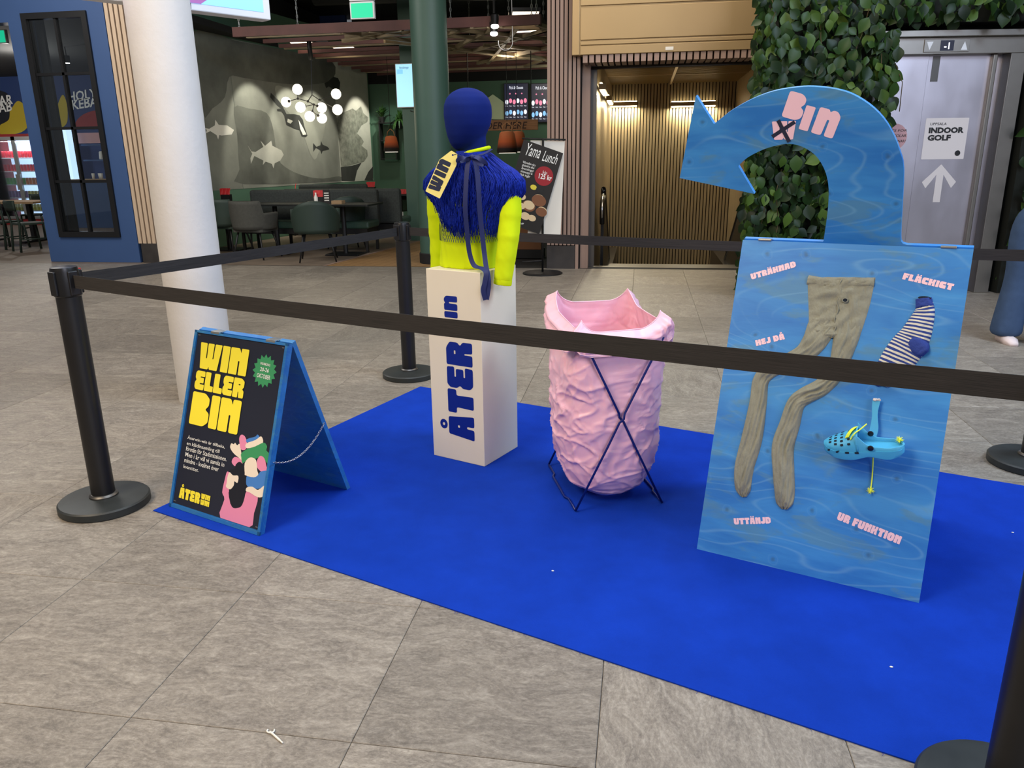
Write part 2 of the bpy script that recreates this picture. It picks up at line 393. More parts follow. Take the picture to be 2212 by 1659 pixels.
mat('net_blue', C(24, 40, 110), 0.7)
mat('tag_yellow', C(250, 230, 130), 0.5)
def m_bag():
    m = bpy.data.materials.new('pink_plastic'); m.use_nodes = True; t = NT(m); MATS['pink_plastic'] = m
    b = t.b; b.inputs['Base Color'].default_value = C(250, 196, 214); b.inputs['Roughness'].default_value = 0.36
    b.inputs['Subsurface Weight'].default_value = 0.35; b.inputs['Subsurface Radius'].default_value = (0.06, 0.03, 0.03); b.inputs['Subsurface Scale'].default_value = 0.2
    
    nn = t.new('ShaderNodeTexNoise'); nn.noise_type = 'RIDGED_MULTIFRACTAL'; nn.inputs['Scale'].default_value = 5.5; nn.inputs['Detail'].default_value = 5; nn.inputs['Distortion'].default_value = 1.6
    t.link(t.coord('Object', (1, 1, .8), (.5, .3, .4)), nn.inputs['Vector']); t.bump(nn.outputs['Fac'], 0.8, 0.02)
m_bag()
mat('wire_blue', C(14, 34, 112), 0.35, 0.1)
def m_tights():
    m = mat('khaki_knit', C(146, 146, 130), 0.85, var=0.10, vscale=9, bump=0.7, bscale=26, spec=0.1, stretch=(2.4, 0.8, 0.8))
m_tights()
mat('dark_hole', C(14, 26, 40), 0.9)
def m_sock():
    m = bpy.data.materials.new('zebra_knit'); m.use_nodes = True; t = NT(m); MATS['zebra_knit'] = m
    v = t.coord('UV'); 
    w = t.new('ShaderNodeTexWave'); w.wave_type = 'BANDS'; w.bands_direction = 'Y'; w.inputs['Scale'].default_value = 1.0
    w.inputs['Distortion'].default_value = 3.2; w.inputs['Detail'].default_value = 2; w.inputs['Detail Scale'].default_value = 1.1
    mp = t.new('ShaderNodeMapping'); mp.inputs['Scale'].default_value = (0.55, 3.3, 1); mp.inputs['Rotation'].default_value = (0, 0, 0.5)
    t.link(v, mp.inputs['Vector']); t.link(mp.outputs[0], w.inputs['Vector'])
    t.color(t.ramp(w.outputs['Fac'], [(0.46, C(44, 66, 140)), (0.54, C(222, 218, 200))])); t.b.inputs['Roughness'].default_value = 0.9
    t.bump(t.noise(t.coord('Object'), 220, 2), 0.3, 0.003)
m_sock()
mat('sock_blue', C(46, 68, 148), 0.9, bump=0.3, bscale=220)
mat('clog_foam', C(72, 172, 216), 0.5, var=0.03)
mat('lace_yellow', C(232, 246, 70), 0.6)
mat('black_plastic', C(18, 18, 20), 0.35)
# building
mat('pillar_plaster', C(208, 205, 202), 0.75, var=0.03, vscale=5, bump=0.16, bscale=40)
mat('shop_blue', C(54, 82, 128), 0.6, var=0.04, vscale=2)
mat('black_frame', C(18, 18, 20), 0.45)
def m_glass():
    m = bpy.data.materials.new('pane_glass'); m.use_nodes = True; t = NT(m); MATS['pane_glass'] = m
    g = t.new('ShaderNodeBsdfGlossy'); g.inputs['Roughness'].default_value = 0.02; tr = t.new('ShaderNodeBsdfTransparent'); tr.inputs[0].default_value = (0.86, 0.9, 0.92, 1)
    mx = t.new('ShaderNodeMixShader'); fr = t.new('ShaderNodeFresnel'); fr.inputs[0].default_value = 1.5
    t.link(fr.outputs[0], mx.inputs[0]); t.link(tr.outputs[0], mx.inputs[1]); t.link(g.outputs[0], mx.inputs[2])
    out = [n for n in t.n if n.type == 'OUTPUT_MATERIAL'][0]; t.link(mx.outputs[0], out.inputs[0])
m_glass()
mat('pale_wood_slat', C(196, 172, 146), 0.6, var=0.08, vscale=4, stretch=(6, 6, 0.4))
mat('mauve_slat', C(152, 126, 112), 0.55, var=0.08, vscale=4, stretch=(6, 6, 0.4))
mat('bronze_slat', C(150, 132, 102), 0.4, 0.3, var=0.1, vscale=3, stretch=(6, 6, 0.3))
mat('slat_backing', C(20, 17, 16), 0.8)
mat('bronze_panel', C(164, 138, 96), 0.36, 0.35, var=0.03, vscale=2)
mat('dark_stone', C(52, 48, 46), 0.6, var=0.25, vscale=6)
mat('restaurant_green', C(72, 104, 84), 0.65, var=0.06, vscale=2)
mat('column_green', C(62, 90, 78), 0.5, var=0.04, vscale=3)
mat('dark_ceiling', C(12, 13, 13), 0.85)
mat('duct_dark', C(42, 42, 42), 0.6, 0.4)
mat('lattice_red', C(86, 48, 42), 0.6, var=0.15, vscale=5)
mat('lattice_tan', C(150, 134, 106), 0.6, var=0.15, vscale=5)
mat('oak_floor', C(150, 116, 76), 0.5, var=0.2, vscale=5, stretch=(0.6, 8, 1))
mat('cafe_tile', C(120, 106, 92), 0.5, var=0.15, vscale=5)
mat('kerb_dark', C(46, 42, 39), 0.6, var=0.2, vscale=4)
mat('sofa_felt', C(62, 66, 64), 0.95, var=0.15, vscale=40, spec=0.1)
mat('green_vinyl', C(52, 78, 66), 0.5, var=0.06)
mat('chair_green', C(38, 54, 46), 0.6, var=0.06)
mat('chair_grey', C(66, 66, 60), 0.85, var=0.12, vscale=30)
mat('black_metal', C(16, 16, 17), 0.5)
mat('table_black', C(26, 28, 28), 0.35)
mat('red_napkin', C(186, 26, 30), 0.6)
mat('paper_white', C(230, 226, 216), 0.7)
mat('paper_brown', C(150, 122, 88), 0.7)
mat('menu_black', C(24, 22, 22), 0.5)
mat('globe_glow', C(255, 244, 220), 0.4, emit=(1.0, 0.90, 0.70, 1), estr=3.2)
mat('spot_glow', C(255, 250, 240), 0.4, emit=(1.0, 0.95, 0.85, 1), estr=14.0)
mat('tube_glow', C(255, 244, 214), 0.4, emit=(1.0, 0.88, 0.58, 1), estr=9.0)
mat('panel_glow', C(255, 235, 205), 0.4, emit=(1.0, 0.82, 0.62, 1), estr=3.0)
mat('screen_blue', C(150, 210, 240), 0.3, emit=(0.36, 0.70, 0.90, 1), estr=1.0)
mat('screen_sky', C(120, 180, 240), 0.3, emit=(0.22, 0.55, 0.98, 1), estr=1.0)
mat('screen_purple', C(130, 70, 130), 0.3, emit=(0.24, 0.07, 0.24, 1), estr=1.0)
mat('screen_lilac', C(210, 200, 240), 0.3, emit=(0.70, 0.66, 0.98, 1), estr=1.0)
mat('screen_dark', C(16, 18, 28), 0.3, emit=(0.012, 0.014, 0.03, 1), estr=1.0)
mat('screen_white', C(240, 240, 250), 0.3, emit=(0.85, 0.88, 1.0, 1), estr=1.0)
mat('screen_pink', C(230, 120, 150), 0.3, emit=(0.9, 0.25, 0.40, 1), estr=0.9)
mat('screen_cyan', C(120, 190, 230), 0.3, emit=(0.25, 0.50, 0.85, 1), estr=0.9)
mat('exit_green', C(20, 170, 120), 0.4, emit=(0.01, 0.42, 0.22, 1), estr=1.2)
mat('white_plastic', C(226, 226, 228), 0.4)
mat('mural_mid', C(122, 124, 114), 0.8, var=0.22, vscale=1.6)
mat('mural_soft', C(140, 142, 130), 0.8, var=0.1, vscale=2)
mat('mural_dark', C(90, 92, 84), 0.8, var=0.3, vscale=2.4)
mat('mural_light', C(176, 176, 164), 0.8, var=0.08, vscale=4)
mat('mural_pale', C(214, 212, 200), 0.8, var=0.05, vscale=4)
mat('mural_rock', C(120, 122, 110), 0.8, var=0.35, vscale=12)
mat('mural_black', C(44, 46, 42), 0.8, var=0.2, vscale=6)
mat('board_wood', C(150, 106, 66), 0.6, var=0.2, vscale=6, stretch=(0.6, 8, 8))
mat('burnt_wood', C(52, 30, 18), 0.7)
def m_lampfelt():
    m = bpy.data.materials.new('ombre_felt'); m.use_nodes = True; t = NT(m); MATS['ombre_felt'] = m
    tc = t.new('ShaderNodeTexCoord'); sp = t.new('ShaderNodeSeparateXYZ'); t.link(tc.outputs['Object'], sp.inputs[0])
    t.color(t.ramp(t.math('MULTIPLY', sp.outputs['Z'], 2.4), [(0.15, C(26, 18, 16)), (0.42, C(196, 92, 44)), (0.8, C(206, 122, 76))])); t.b.inputs['Roughness'].default_value = 0.8
m_lampfelt()
mat('leather_tan', C(190, 140, 90), 0.6)
mat('brick_pale', C(206, 220, 186), 0.7)
def m_steel():
    m = bpy.data.materials.new('brushed_steel'); m.use_nodes = True; t = NT(m); MATS['brushed_steel'] = m
    b = t.b; b.inputs['Base Color'].default_value = C(200, 196, 206); b.inputs['Metallic'].default_value = 0.9; b.inputs['Roughness'].default_value = 0.34
    n = t.noise(t.coord('Object', (120, 120, 1.2)), 3, 4); t.bump(n, 0.04, 0.002)
    r = t.math('ADD', t.math('MULTIPLY', t.noise(t.coord('Object', (2, 2, 1)), 2, 3), 0.25), 0.22); t.link(r, b.inputs['Roughness'])
m_steel()
mat('steel_frame', C(150, 146, 140), 0.34, 0.9, var=0.05)
mat('sticker_pale', C(214, 206, 204), 0.6)
mat('sticker_pink', C(196, 150, 152), 0.6)
mat('sticker_black', C(20, 20, 22), 0.6)
mat('foliage_backing', C(14, 18, 10), 0.95)
def m_leaf():
    m = bpy.data.materials.new('ivy_leaf'); m.use_nodes = True; t = NT(m); MATS['ivy_leaf'] = m
    oi = t.new('ShaderNodeObjectInfo'); at = t.new('ShaderNodeAttribute'); at.attribute_name = 'tone'
    f = t.math('FRACT', t.math('ADD', t.math('MULTIPLY', oi.outputs['Random'], 1.0), at.outputs['Fac']))
    c = t.ramp(f, [(0.0, C(14, 31, 13)), (0.45, C(28, 51, 18)), (0.8, C(48, 74, 27)), (1.0, C(80, 104, 40))])
    t.color(c); t.b.inputs['Roughness'].default_value = 0.42
    t.b.inputs['Specular IOR Level'].default_value = 0.25
m_leaf()
mat('vine_stem', C(74, 62, 34), 0.8)
mat('plant_green', C(58, 96, 38), 0.5)
mat('denim', C(62, 80, 108), 0.9, var=0.10, vscale=16, bump=0.1, bscale=200, spec=0.1)
mat('navy_knit', C(20, 24, 38), 0.9)
mat('skin', C(206, 160, 136), 0.6)
mat('hair_brown', C(62, 44, 32), 0.7)
mat('shoe_pink', C(222, 204, 200), 0.6)
mat('graffiti_yellow', C(196, 172, 40), 0.7)
mat('graffiti_red', C(150, 40, 40), 0.7)
mat('graffiti_blue', C(30, 56, 110), 0.7)
mat('graffiti_grey', C(150, 150, 150), 0.7)
mat('fridge_red', C(150, 24, 26), 0.4)
mat('fridge_light', C(220, 235, 255), 0.4, emit=(0.55, 0.75, 1.0, 1), estr=1.5)
mat('can_red', C(196, 36, 50), 0.35); mat('can_green', C(90, 170, 70), 0.35); mat('can_purple', C(130, 60, 140), 0.35); mat('can_orange', C(220, 130, 60), 0.35); mat('can_yellow', C(216, 200, 70), 0.35)
mat('wood_pale', C(176, 146, 110), 0.5, var=0.1)
mat('escalator_black', C(18, 18, 20), 0.3)
mat('mesh_bronze', C(150, 128, 86), 0.4, 0.5)
mat('cardboard', C(120, 78, 46), 0.7)
mat('debris', C(226, 224, 214), 0.5)
mat('food_cream', C(214, 190, 150), 0.6); mat('food_brown', C(120, 76, 48), 0.6); mat('badge_red', C(150, 26, 38), 0.5)

# ================================================================= the setting
TS = 0.6; TX0, TY0 = -1.262, 1.483
fl_ = MB(); fl_.box(-14, 9, -4, 9.56, -0.16, -0.008); fl_.box(-0.9, 9, 9.56, 10.02, -0.16, -0.008)
floor = struct(fl_.build('floor', 'kerb_dark'))
def visible(x, y, z=0, m=60):
    c = RC.transposed() @ (V3((x, y, z)) - CAMP)
    if c.z < 0.2: return False
    px, q = c.x / c.z * FPX + CX, c.y / c.z * FPX + CY
    return -m < px < 2212 + m and -m < q < 1659 + m
e0 = TS / 2 - 0.0008; e1 = TS / 2 - 0.0026
tile = MB(); tile.add([(-e0, -e0, -.010), (e0, -e0, -.010), (e0, e0, -.010), (-e0, e0, -.010), (-e0, -e0, -.0014), (e0, -e0, -.0014), (e0, e0, -.0014), (-e0, e0, -.0014), (-e1, -e1, 0), (e1, -e1, 0), (e1, e1, 0), (-e1, e1, 0)],
    [(0, 1, 5, 4), (1, 2, 6, 5), (2, 3, 7, 6), (3, 0, 4, 7), (4, 5, 9, 8), (5, 6, 10, 9), (6, 7, 11, 10), (7, 4, 8, 11), (8, 9, 10, 11)])
tme = tile.mesh('tile'); tme.materials.append(MATS['slate_tile'])
cells = []
for i in range(-24, 18):
    for j in range(-10, 15):
        x, y = TX0 + (i + .5) * TS, TY0 + (j + .5) * TS
        if y + .3 > (9.58 if x < -0.9 else 10.05): 
            if y - .3 > 9.5: continue
        vis = any(visible(x + a, y + b) for a in (-.3, 0, .3) for b in (-.3, 0, .3))
        cells.append((0 if vis else 1, x * x + y * y, x, y))
cells.sort()
rest = MB()
for k, (nv, d, x, y) in enumerate(cells):
    q = random.choice((0, 0, 0, 2, 2, 1)) * pi / 2
    if nv == 0 and k < 300: inst('tile', tme, floor, (x, y, 0), (0, 0, q))
    else: rest.add(tile.v, tile.f, Matrix.Translation((x, y, 0)))
rest.build('tile_field', 'slate_tile', floor, kind='stuff')
# kerb strip and restaurant floors
struct(MB().box(-6.0, -1.0, 9.565, 9.93, -0.1, -0.002).build('trim_1', 'kerb_dark'))
struct(MB().box(-24, -6.0, 9.565, 18.2, -0.12, -0.003).build('floor_kebab', 'cafe_tile'))
wc = pz(710, 571); wd = pz(905, 520) - wc; wd.normalize()
bx = wc - wd * 0.25
rf = MB(); far = wc + wd * 8.4
rf.add([(-6.0, 9.93, -.003), (bx.x, 9.93, -.003), (far.x, far.y, -.003), (-6.0, far.y, -.003)], [(0, 1, 2, 3)])
struct(rf.build('floor_cafe', 'cafe_tile'))
wf = struct(MB().add([(bx.x, 9.93, -.012), (-.86, 9.93, -.012), (-.86, 18.2, -.012), (far.x, 18.2, -.012)], [(0, 1, 2, 3)]).build('floor_wood', 'slat_backing'))
for k in range(28):                                            # oak boards running away from the entrance
    a0 = k * .14; a1 = a0 + .136
    if far.x + a1 < -.88: MB().add([(bx.x + a0, 9.935, -.003), (bx.x + a1, 9.935, -.003), (far.x + a1, 18.2, -.003), (far.x + a0, 18.2, -.003)], [(0, 1, 2, 3)]).build('plank', 'oak_floor', wf)
struct(MB().add([(bx.x, 9.93, 0.0), (bx.x + .05, 9.93, 0.0), (far.x + .05, far.y, 0.0), (far.x, far.y, 0.0)], [(0, 1, 2, 3)]).build('trim_2', 'mauve_slat'))
# floor in front of the escalator
struct(MB().box(-0.72, 2.2, 10.02, 10.16, -0.2, 0.004).build('trim_3', 'steel_dark'))
# ================================================================= carpet
rg = MB(); rc = [(-1.944, 2.612), (1.09, 1.455), (1.70, 3.33), (-1.336, 4.482)]
rg.slab([rc], 0.0005, 0.004)
carpet = tag(rg.build('carpet', 'blue_carpet'), 'bright blue exhibition carpet lying under the whole display', 'carpet')
frz = MB()                                                      # loose threads along the front cut edge
a, b = V3((*rc[0], .003)), V3((*rc[1], .003))
for k in range(60):
    p = a.lerp(b, random.random()); q = p + V3((random.uniform(-.012, .012), -random.uniform(.004, .016), 0)); frz.tube([p, (p + q) / 2 + V3((0, 0, .002)), q], .0005, 4)
frz.build('loose_threads', 'fringe_blue', carpet, kind='stuff')

# ================================================================= belt barrier posts
ST = {1: V3((-2.183, 2.641, 0)), 2: V3((-1.477, 4.723, 0)), 3: V3((1.80, 3.615, 0)), 4: V3((0.82, 1.495, 0.004))}
STL = {1: 'black belt barrier post at the left front corner beside the small sandwich board', 2: 'black belt barrier post behind the white plinth and mannequin',
       3: 'black belt barrier post behind the large blue board at the right edge', 4: 'nearest black belt barrier post cut off by the right edge of the picture'}
posts = {}
def strip(a, b, h, t, sag, n=24):
    mb = MB(); a, b = V3(a), V3(b); d = (b - a); d.z = 0; d.normalize(); nrm = V3((-d.y, d.x, 0)) * t / 2
    rs = []
    for i in range(n + 1):
        s = i / n; p = a.lerp(b, s); p.z -= sag * 4 * s * (1 - s); u = V3((0, 0, h / 2))
        rs.append([p - nrm - u, p + nrm - u, p + nrm + u, p - nrm + u])
    return mb.rings(rs)
for k, p in ST.items():
    g = thing('barrier_post', STL[k], 'barrier post', p, -20.7, 'belt barrier posts around the display'); posts[k] = g
    R0 = 0.176
    MB().lathe([(R0 - .006, 0), (R0, .004), (R0, .030), (R0 - .006, .036), (R0 - .03, .039), (.05, .045)], 56).build('base', 'black_base', g, True, sharp=30)
    MB().lathe([(.056, .040), (.056, .05), (.050, .056), (.0465, .058)], 32).build('collar', 'steel_dark', g, True, sharp=35)
    MB().lathe([(.0455, .05), (.0455, .90)], 32).build('pole', 'black_paint', g, True, sharp=40)
    hd = MB().lathe([(.0455, .885), (.050, .890), (.050, .985), (.047, .998), (.043, 1.0)], 32).build('head', 'black_plastic', g, True, sharp=30)
    for q in range(4):
        T = Matrix.Rotation(q * pi / 2, 4, 'Z'); MB().box(-.019, .019, -.056, -.046, .893, .985, T).build('belt_slot', 'black_paint', hd, bevel=.003)
def belt(k, j, sag, owner):
    a, b = ST[k] + V3((0, 0, .945)), ST[j] + V3((0, 0, .945)); d = (b - a).normalized(); a = a + d * .05; b = b - d * .062
    inv = (Matrix.Translation(ST[owner]) @ Matrix.Rotation(radians(-20.7), 4, 'Z')).inverted()
    bb = strip(inv @ a, inv @ b, .05, .002, sag); o = bb.build('belt', 'webbing', posts[owner]); o['label'] = 'black webbing belt'
    c0 = inv @ b; dd = (inv @ b - inv @ a).normalized(); nn = V3((-dd.y, dd.x, 0))
    T = frameT(c0, dd, (0, 0, 1)); MB().box(-.004, .016, -.034, .034, -.009, .009, T).build('end_clip', 'black_plastic', o, bevel=.002)
    MB().box(-.002, .012, .034, .042, -.006, .006, T).build('release_tab', 'red_plastic', o)
belt(1, 4, .012, 1); belt(2, 1, .006, 2); belt(2, 3, .012, 2); belt(3, 4, .01, 3)

# ================================================================= small sandwich board
AO = V3((-1.899, 2.658, 0.004)); AZ = -21.35
aw, ah = .5387, .7434; Va = V3((0, .236, .705)).normalized()
sb = thing('sandwich_board', 'small blue sandwich board with a navy poster reading win eller bin', 'sign', AO, AZ)
TA = frameT((0, 0, 0), (1, 0, 0), Va)
fr = MB(); fr.slab([[(0, 0), (aw, 0), (aw, ah), (0, ah)]], -.022, -.003, TA)
for q in ([(0, 0), (aw, 0), (aw, .014), (0, .014)], [(0, ah - .010), (aw, ah - .010), (aw, ah), (0, ah)], [(0, 0), (.014, 0), (.014, ah), (0, ah)], [(aw - .013, 0), (aw, 0), (aw, ah), (aw - .013, ah)]):
    fr.slab([q], -.004, .004, TA)
fr.build('front_panel', 'blue_stained_wood', sb)
TB = frameT((0, .5034 , 0), (1, 0, 0), (0, -.236, .708))
MB().slab([[(0, 0), (aw, 0), (aw, ah + .004), (0, ah + .004)]], -.004, .016, Matrix.Translation((0, 0, 0)) @ TB).build('back_panel', 'blue_stained_wood', sb, bevel=.002)
for u in (.10, .42):
    hg = MB().slab([[(u, ah - .005), (u + .05, ah - .005), (u + .05, ah + .002), (u, ah + .002)]], -.001, .005, TA)
    hg.tube([TA @ V3((u, ah + .006, -.012)), TA @ V3((u + .05, ah + .006, -.012))], .004, 8); hg.box(u, u + .05, .232, .27, .706, .7105); hg.build('hinge', 'zinc', sb, bevel=.001)
# chain between the panels
ca = TA @ V3((aw + .002, .285, -.01)); cb = TB @ V3((aw + .002, .36, .006)); ch = MB(); NL = 34
for k in range(NL):
    s = (k + .5) / NL; p = ca.lerp(cb, s); p.z -= .055 * 4 * s * (1 - s); s2 = s + .01; p2 = ca.lerp(cb, s2); p2.z -= .055 * 4 * s2 * (1 - s2)
    d = (p2 - p).normalized(); T = frameT(p, d, V3((1, 0, 0)).cross(d) if k % 2 else V3((1, 0, 0)))
    ch.tube([(.0058 * cos(t), .0036 * sin(t), 0) for t in [2 * pi * i / 8 for i in range(8)]], .0012, 5, True, T)
ch.build('chain', 'chrome', sb, True)
for u, v in ((.37, -.012),): MB().ball(TA @ V3((u, v + .004, -.012)), .006, 8, 6).build('foot_screw', 'zinc', sb)
# the poster and its print
pp = MB().flat([[(.015, .018), (.525, .018), (.525, .733), (.015, .733)]], TA, -.002).build('poster', 'poster_navy', sb)
for u, v in ((.026, .724), (.514, .724), (.026, .028), (.514, .028)): MB().box(u - .006, u + .006, v - .0012, v + .0012, -.002, 0, TA).build('staple', 'zinc', pp)
zT = lambda u, v, r=0: TA @ T2(u, v, r)
chunky('lettering', 'WIN', .107, zT(.046, .589), 'yellow_print', pp, .035, .04, width=.288)
chunky('lettering', 'ELLER', .078, zT(.044, .501), 'yellow_print', pp, .03, .06, width=.292)
chunky('lettering', 'BIN', .135, zT(.043, .356), 'yellow_print', pp, .035, .06, width=.292)
st = []
for k in range(32): a = 2 * pi * k / 32 + .05; r = .066 if k % 2 == 0 else .052; st.append((.431 + r * cos(a), .624 + r * sin(a)))
MB().flat([st], TA, -.0012).build('star_badge', 'green_print', pp)
for tx, v, h, w in (('INSAMLING', .645, .010, .054), ('20-26', .620, .016, .048), ('OKTOBER', .594, .017, .074)):
    plain('lettering', tx, .02, zT(.431 - w / 2, v + .002, -2), 'white_print', pp, bold=.012, width=w, height=h, z=0)
for k, (tx, w) in enumerate((('Återwin-win är tillbaka,', .228), ('en klädinsamling till', .200), ('förmån för Stadsmissionen.', .248), ('Men i år vill vi samla in', .238), ('mindre - kvalitet över', .210), ('kvantitet.', .095))):
    plain('lettering', tx, .02, zT(.048, .292 - k * .0242), 'white_print', pp, bold=.004, width=w, height=.0185 if k != 5 else .014, z=0)
chunky('lettering', 'ÅTER', .044, zT(.048, .046), 'yellow_print', pp, .04, .06, z=0, width=.128)
chunky('lettering', 'WIN', .021, zT(.181, .070), 'yellow_print', pp, .04, .04, z=0, width=.054)
chunky('lettering', 'WIN', .021, zT(.181, .046), 'yellow_print', pp, .04, .04, z=0, width=.054)
_AinvM = (Matrix.Translation(AO) @ Matrix.Rotation(radians(AZ), 4, 'Z') @ TA).inverted()
def on_frame(inv, px, py):
    o = inv @ CAMP; d = inv.to_3x3() @ ray(px, py); t = -o.z / d.z; return (o.x + d.x * t, o.y + d.y * t)
def za(x, y): return on_frame(_AinvM, 340 + x / 3.318, 690 + y / 3.318)
ILL = [('coat', 'pink_print', [(498, 1090), (480, 1150), (462, 1240), (478, 1290), (448, 1430), (655, 1497), (690, 1390), (718, 1272), (660, 1235), (638, 1225), (600, 1330), (560, 1352), (520, 1320), (510, 1200), (520, 1120)]),
 ('sleeve', 'pink_print', [(552, 985), (530, 1022), (560, 1055), (605, 1035), (602, 1005)]),
 ('hair', 'black_print', [(560, 1040), (590, 1020), (620, 1060), (635, 1130), (630, 1240), (605, 1330), (570, 1352), (530, 1340), (508, 1240), (545, 1200), (560, 1150), (525, 1100), (515, 1080), (550, 1070)]),
 ('face', 'cream_print', [(515, 1095), (500, 1130), (495, 1170), (490, 1200), (520, 1218), (545, 1190), (550, 1160), (572, 1172), (578, 1122), (540, 1118)]),
 ('raised_hand', 'cream_print', [(528, 888), (520, 920), (545, 960), (575, 985), (605, 1008), (600, 960), (588, 893), (570, 902), (555, 884), (545, 895)]),
 ('mitten', 'pink_print', [(600, 826), (585, 850), (588, 890), (598, 932), (632, 930), (640, 880), (625, 838)]),
 ('scarf', 'blue_print', [(640, 858), (700, 840), (715, 825), (730, 845), (690, 872), (640, 882)]),
 ('folded_shirt', 'cream_print', [(635, 890), (700, 865), (742, 838), (756, 880), (720, 905), (640, 924)]),
 ('jumper', 'green_print', [(600, 960), (640, 930), (700, 910), (760, 883), (785, 910), (780, 940), (806, 970), (797, 1040), (745, 985), (700, 1000), (660, 990), (610, 1032), (600, 990)]),
 ('mitten', 'pink_print', [(712, 1015), (735, 978), (765, 995), (780, 1050), (787, 1085), (748, 1092), (715, 1062)]),
 ('trousers', 'blue_print', [(645, 1118), (690, 1130), (725, 1110), (740, 1090), (790, 1090), (776, 1180), (720, 1215), (645, 1197), (635, 1150)]),
 ('knitted_hat', 'cream_print', [(625, 1100), (625, 1030), (660, 990), (700, 1000), (712, 1040), (715, 1085), (722, 1112), (690, 1132), (630, 1117)]),
 ('lower_hand', 'cream_print', [(640, 1205), (680, 1199), (720, 1222), (768, 1190), (766, 1240), (755, 1270), (715, 1273), (660, 1240), (634, 1230)])]
for k, (nm, mt, pl) in enumerate(ILL):
    q = [za(*p) for p in pl]; q = [tuple(p)[:2] for p in smoothpts([(a, b, 0) for a, b in q], 3, True)]
    MB().flat([[(min(p[0], .5245), max(p[1], .0185)) for p in q]], TA, -.0016 + k * .00009).build('print_' + nm, mt, pp)

# ================================================================= plinth
PC = V3((-.757, 3.440, .004)); PZ = -22.5; ph = .901
pl = thing('plinth', 'tall white box plinth with blue lettering carrying the mannequin', 'plinth', PC, PZ)
MB().box(-.1475, .1475, -.1475, .1475, 0, ph).build('body', 'plinth_paint', pl, bevel=.0025)
TP = frameT((.0955, -.1475, .115), (0, 0, 1), (-1, 0, 0))
chunky('lettering', 'ÅTER', .145, TP, 'navy_vinyl', pl, .05, .06, width=.465)
chunky('lettering', 'Wn', .072, TP @ T2(.485, .073), 'navy_vinyl', pl, .05, .05, width=.001) if False else None
chunky('lettering', 'WIn', .073, TP @ T2(.482, .074), 'navy_vinyl', pl, .06, .09, width=.190)

# ================================================================= mannequin
MO = V3((-.757, 3.440, .004 + ph)); MZ = -20.0
mq = thing('mannequin', 'faceless blue mannequin bust in a lime top with blue fringe collar', 'mannequin', MO, MZ)
_MinvM = (Matrix.Translation(MO) @ Matrix.Rotation(radians(MZ), 4, 'Z')).inverted()
camdir = V3((-MO.x, -MO.y, 0)).normalized()
def mp(px, py, d):                                             # pixel met with a plane d towards the viewer
    P = MO + camdir * d; return _MinvM @ pplane(px, py, (P.x, P.y), math.degrees(atan2(camdir.y, camdir.x)) + 90)
def ell(cx, cy, rx, ry, z, n=28, e=2.2):
    out = []
    for k in range(n):
        t = 2 * pi * k / n; c, s = cos(t), sin(t); out.append(V3((cx + rx * abs(c) ** (2 / e) * (1 if c > 0 else -1), cy + ry * abs(s) ** (2 / e) * (1 if s > 0 else -1), z)))
    return out
def remesh(mb, vox, smooth=6, name='m'):
    o = bpy.data.objects.new('tmp', mb.mesh('tmp')); COL.objects.link(o)
    r = o.modifiers.new('r', 'REMESH'); r.mode = 'VOXEL'; r.voxel_size = vox; r.use_smooth_shade = True
    s = o.modifiers.new('s', 'SMOOTH'); s.iterations = smooth; s.factor = .5
    me = evalmesh(o, name); me.polygons.foreach_set('use_smooth', [True] * len(me.polygons)); me.materials.clear(); return me
hm = MB()
hm.rings([ell(.012 - .02 * max(0, (.62 - z)) / .1, -.012, rx, ry, z, 28, 2.0) for z, rx, ry in ((.506, .030, .034), (.515, .046, .05), (.535, .062, .075), (.57, .080, .096), (.61, .094, .108), (.65, .1005, .114), (.69, .099, .112), (.72, .088, .099), (.743, .066, .074), (.757, .038, .043), (.762, .014, .016))])
hm.rings([ell(.022, .01, r, r * 1.05, z, 24, 2) for z, r in ((.40, .07), (.46, .058), (.50, .054), (.55, .056), (.58, .05))])
me = remesh(hm, .007, 5, 'head'); me.materials.append(MATS['mannequin_blue'])
hd = obj('head', me, mq); hd['label'] = 'smooth dark blue fabric head and neck without a face'
bm_ = MB()
bm_.rings([ell(cx, .0, rx, ry, z, 32, 2.3) for z, cx, rx, ry in ((.0, -.012, .143, .10), (.05, -.010, .138, .098), (.12, -.004, .138, .10), (.20, .004, .146, .113), (.27, .010, .152, .120), (.34, .016, .160, .110), (.39, .020, .160, .088), (.425, .021, .135, .072), (.45, .022, .095, .062), (.475, .022, .066, .060), (.50, .022, .060, .060))])
armR = [(.165, .0, .395), (.195, -.005, .36), (.212, -.015, .29), (.220, -.03, .21), (.222, -.05, .12), (.216, -.066, .03), (.208, -.075, -.048)]
bm_.tube(smoothpts(armR, 4), [(.056, .056, .053, .049, .045, .042, .039)[min(6, int(i / 4))] for i in range(25)], 16)
armL = [(-.125, .0, .395), (-.155, .005, .36), (-.176, .012, .29), (-.186, .022, .21), (-.192, .03, .12), (-.196, .03, .03), (-.198, .025, -.04)]
bm_.tube(smoothpts(armL, 4), [(.056, .056, .053, .049, .045, .042, .039)[min(6, int(i / 4))] for i in range(25)], 16)
me = remesh(bm_, .0075, 5, 'shirt')
for v in me.vertices:                                           # creases in the sleeves and at the waist
    p = v.co; n = v.normal
    a = abs(p.x - .02) > .165
    f = noise.noise(V3((p.x * 9, p.y * 9, p.z * (26 if a else 16) + p.x * 40 - p.y * 20))) * .0026 * (1.4 if p.z < .16 else .7)
    v.co = p + n * f
me.materials.append(MATS['lime_jersey'])
sh = obj('shirt', me, mq); sh['label'] = 'lime yellow long-sleeved jersey top'
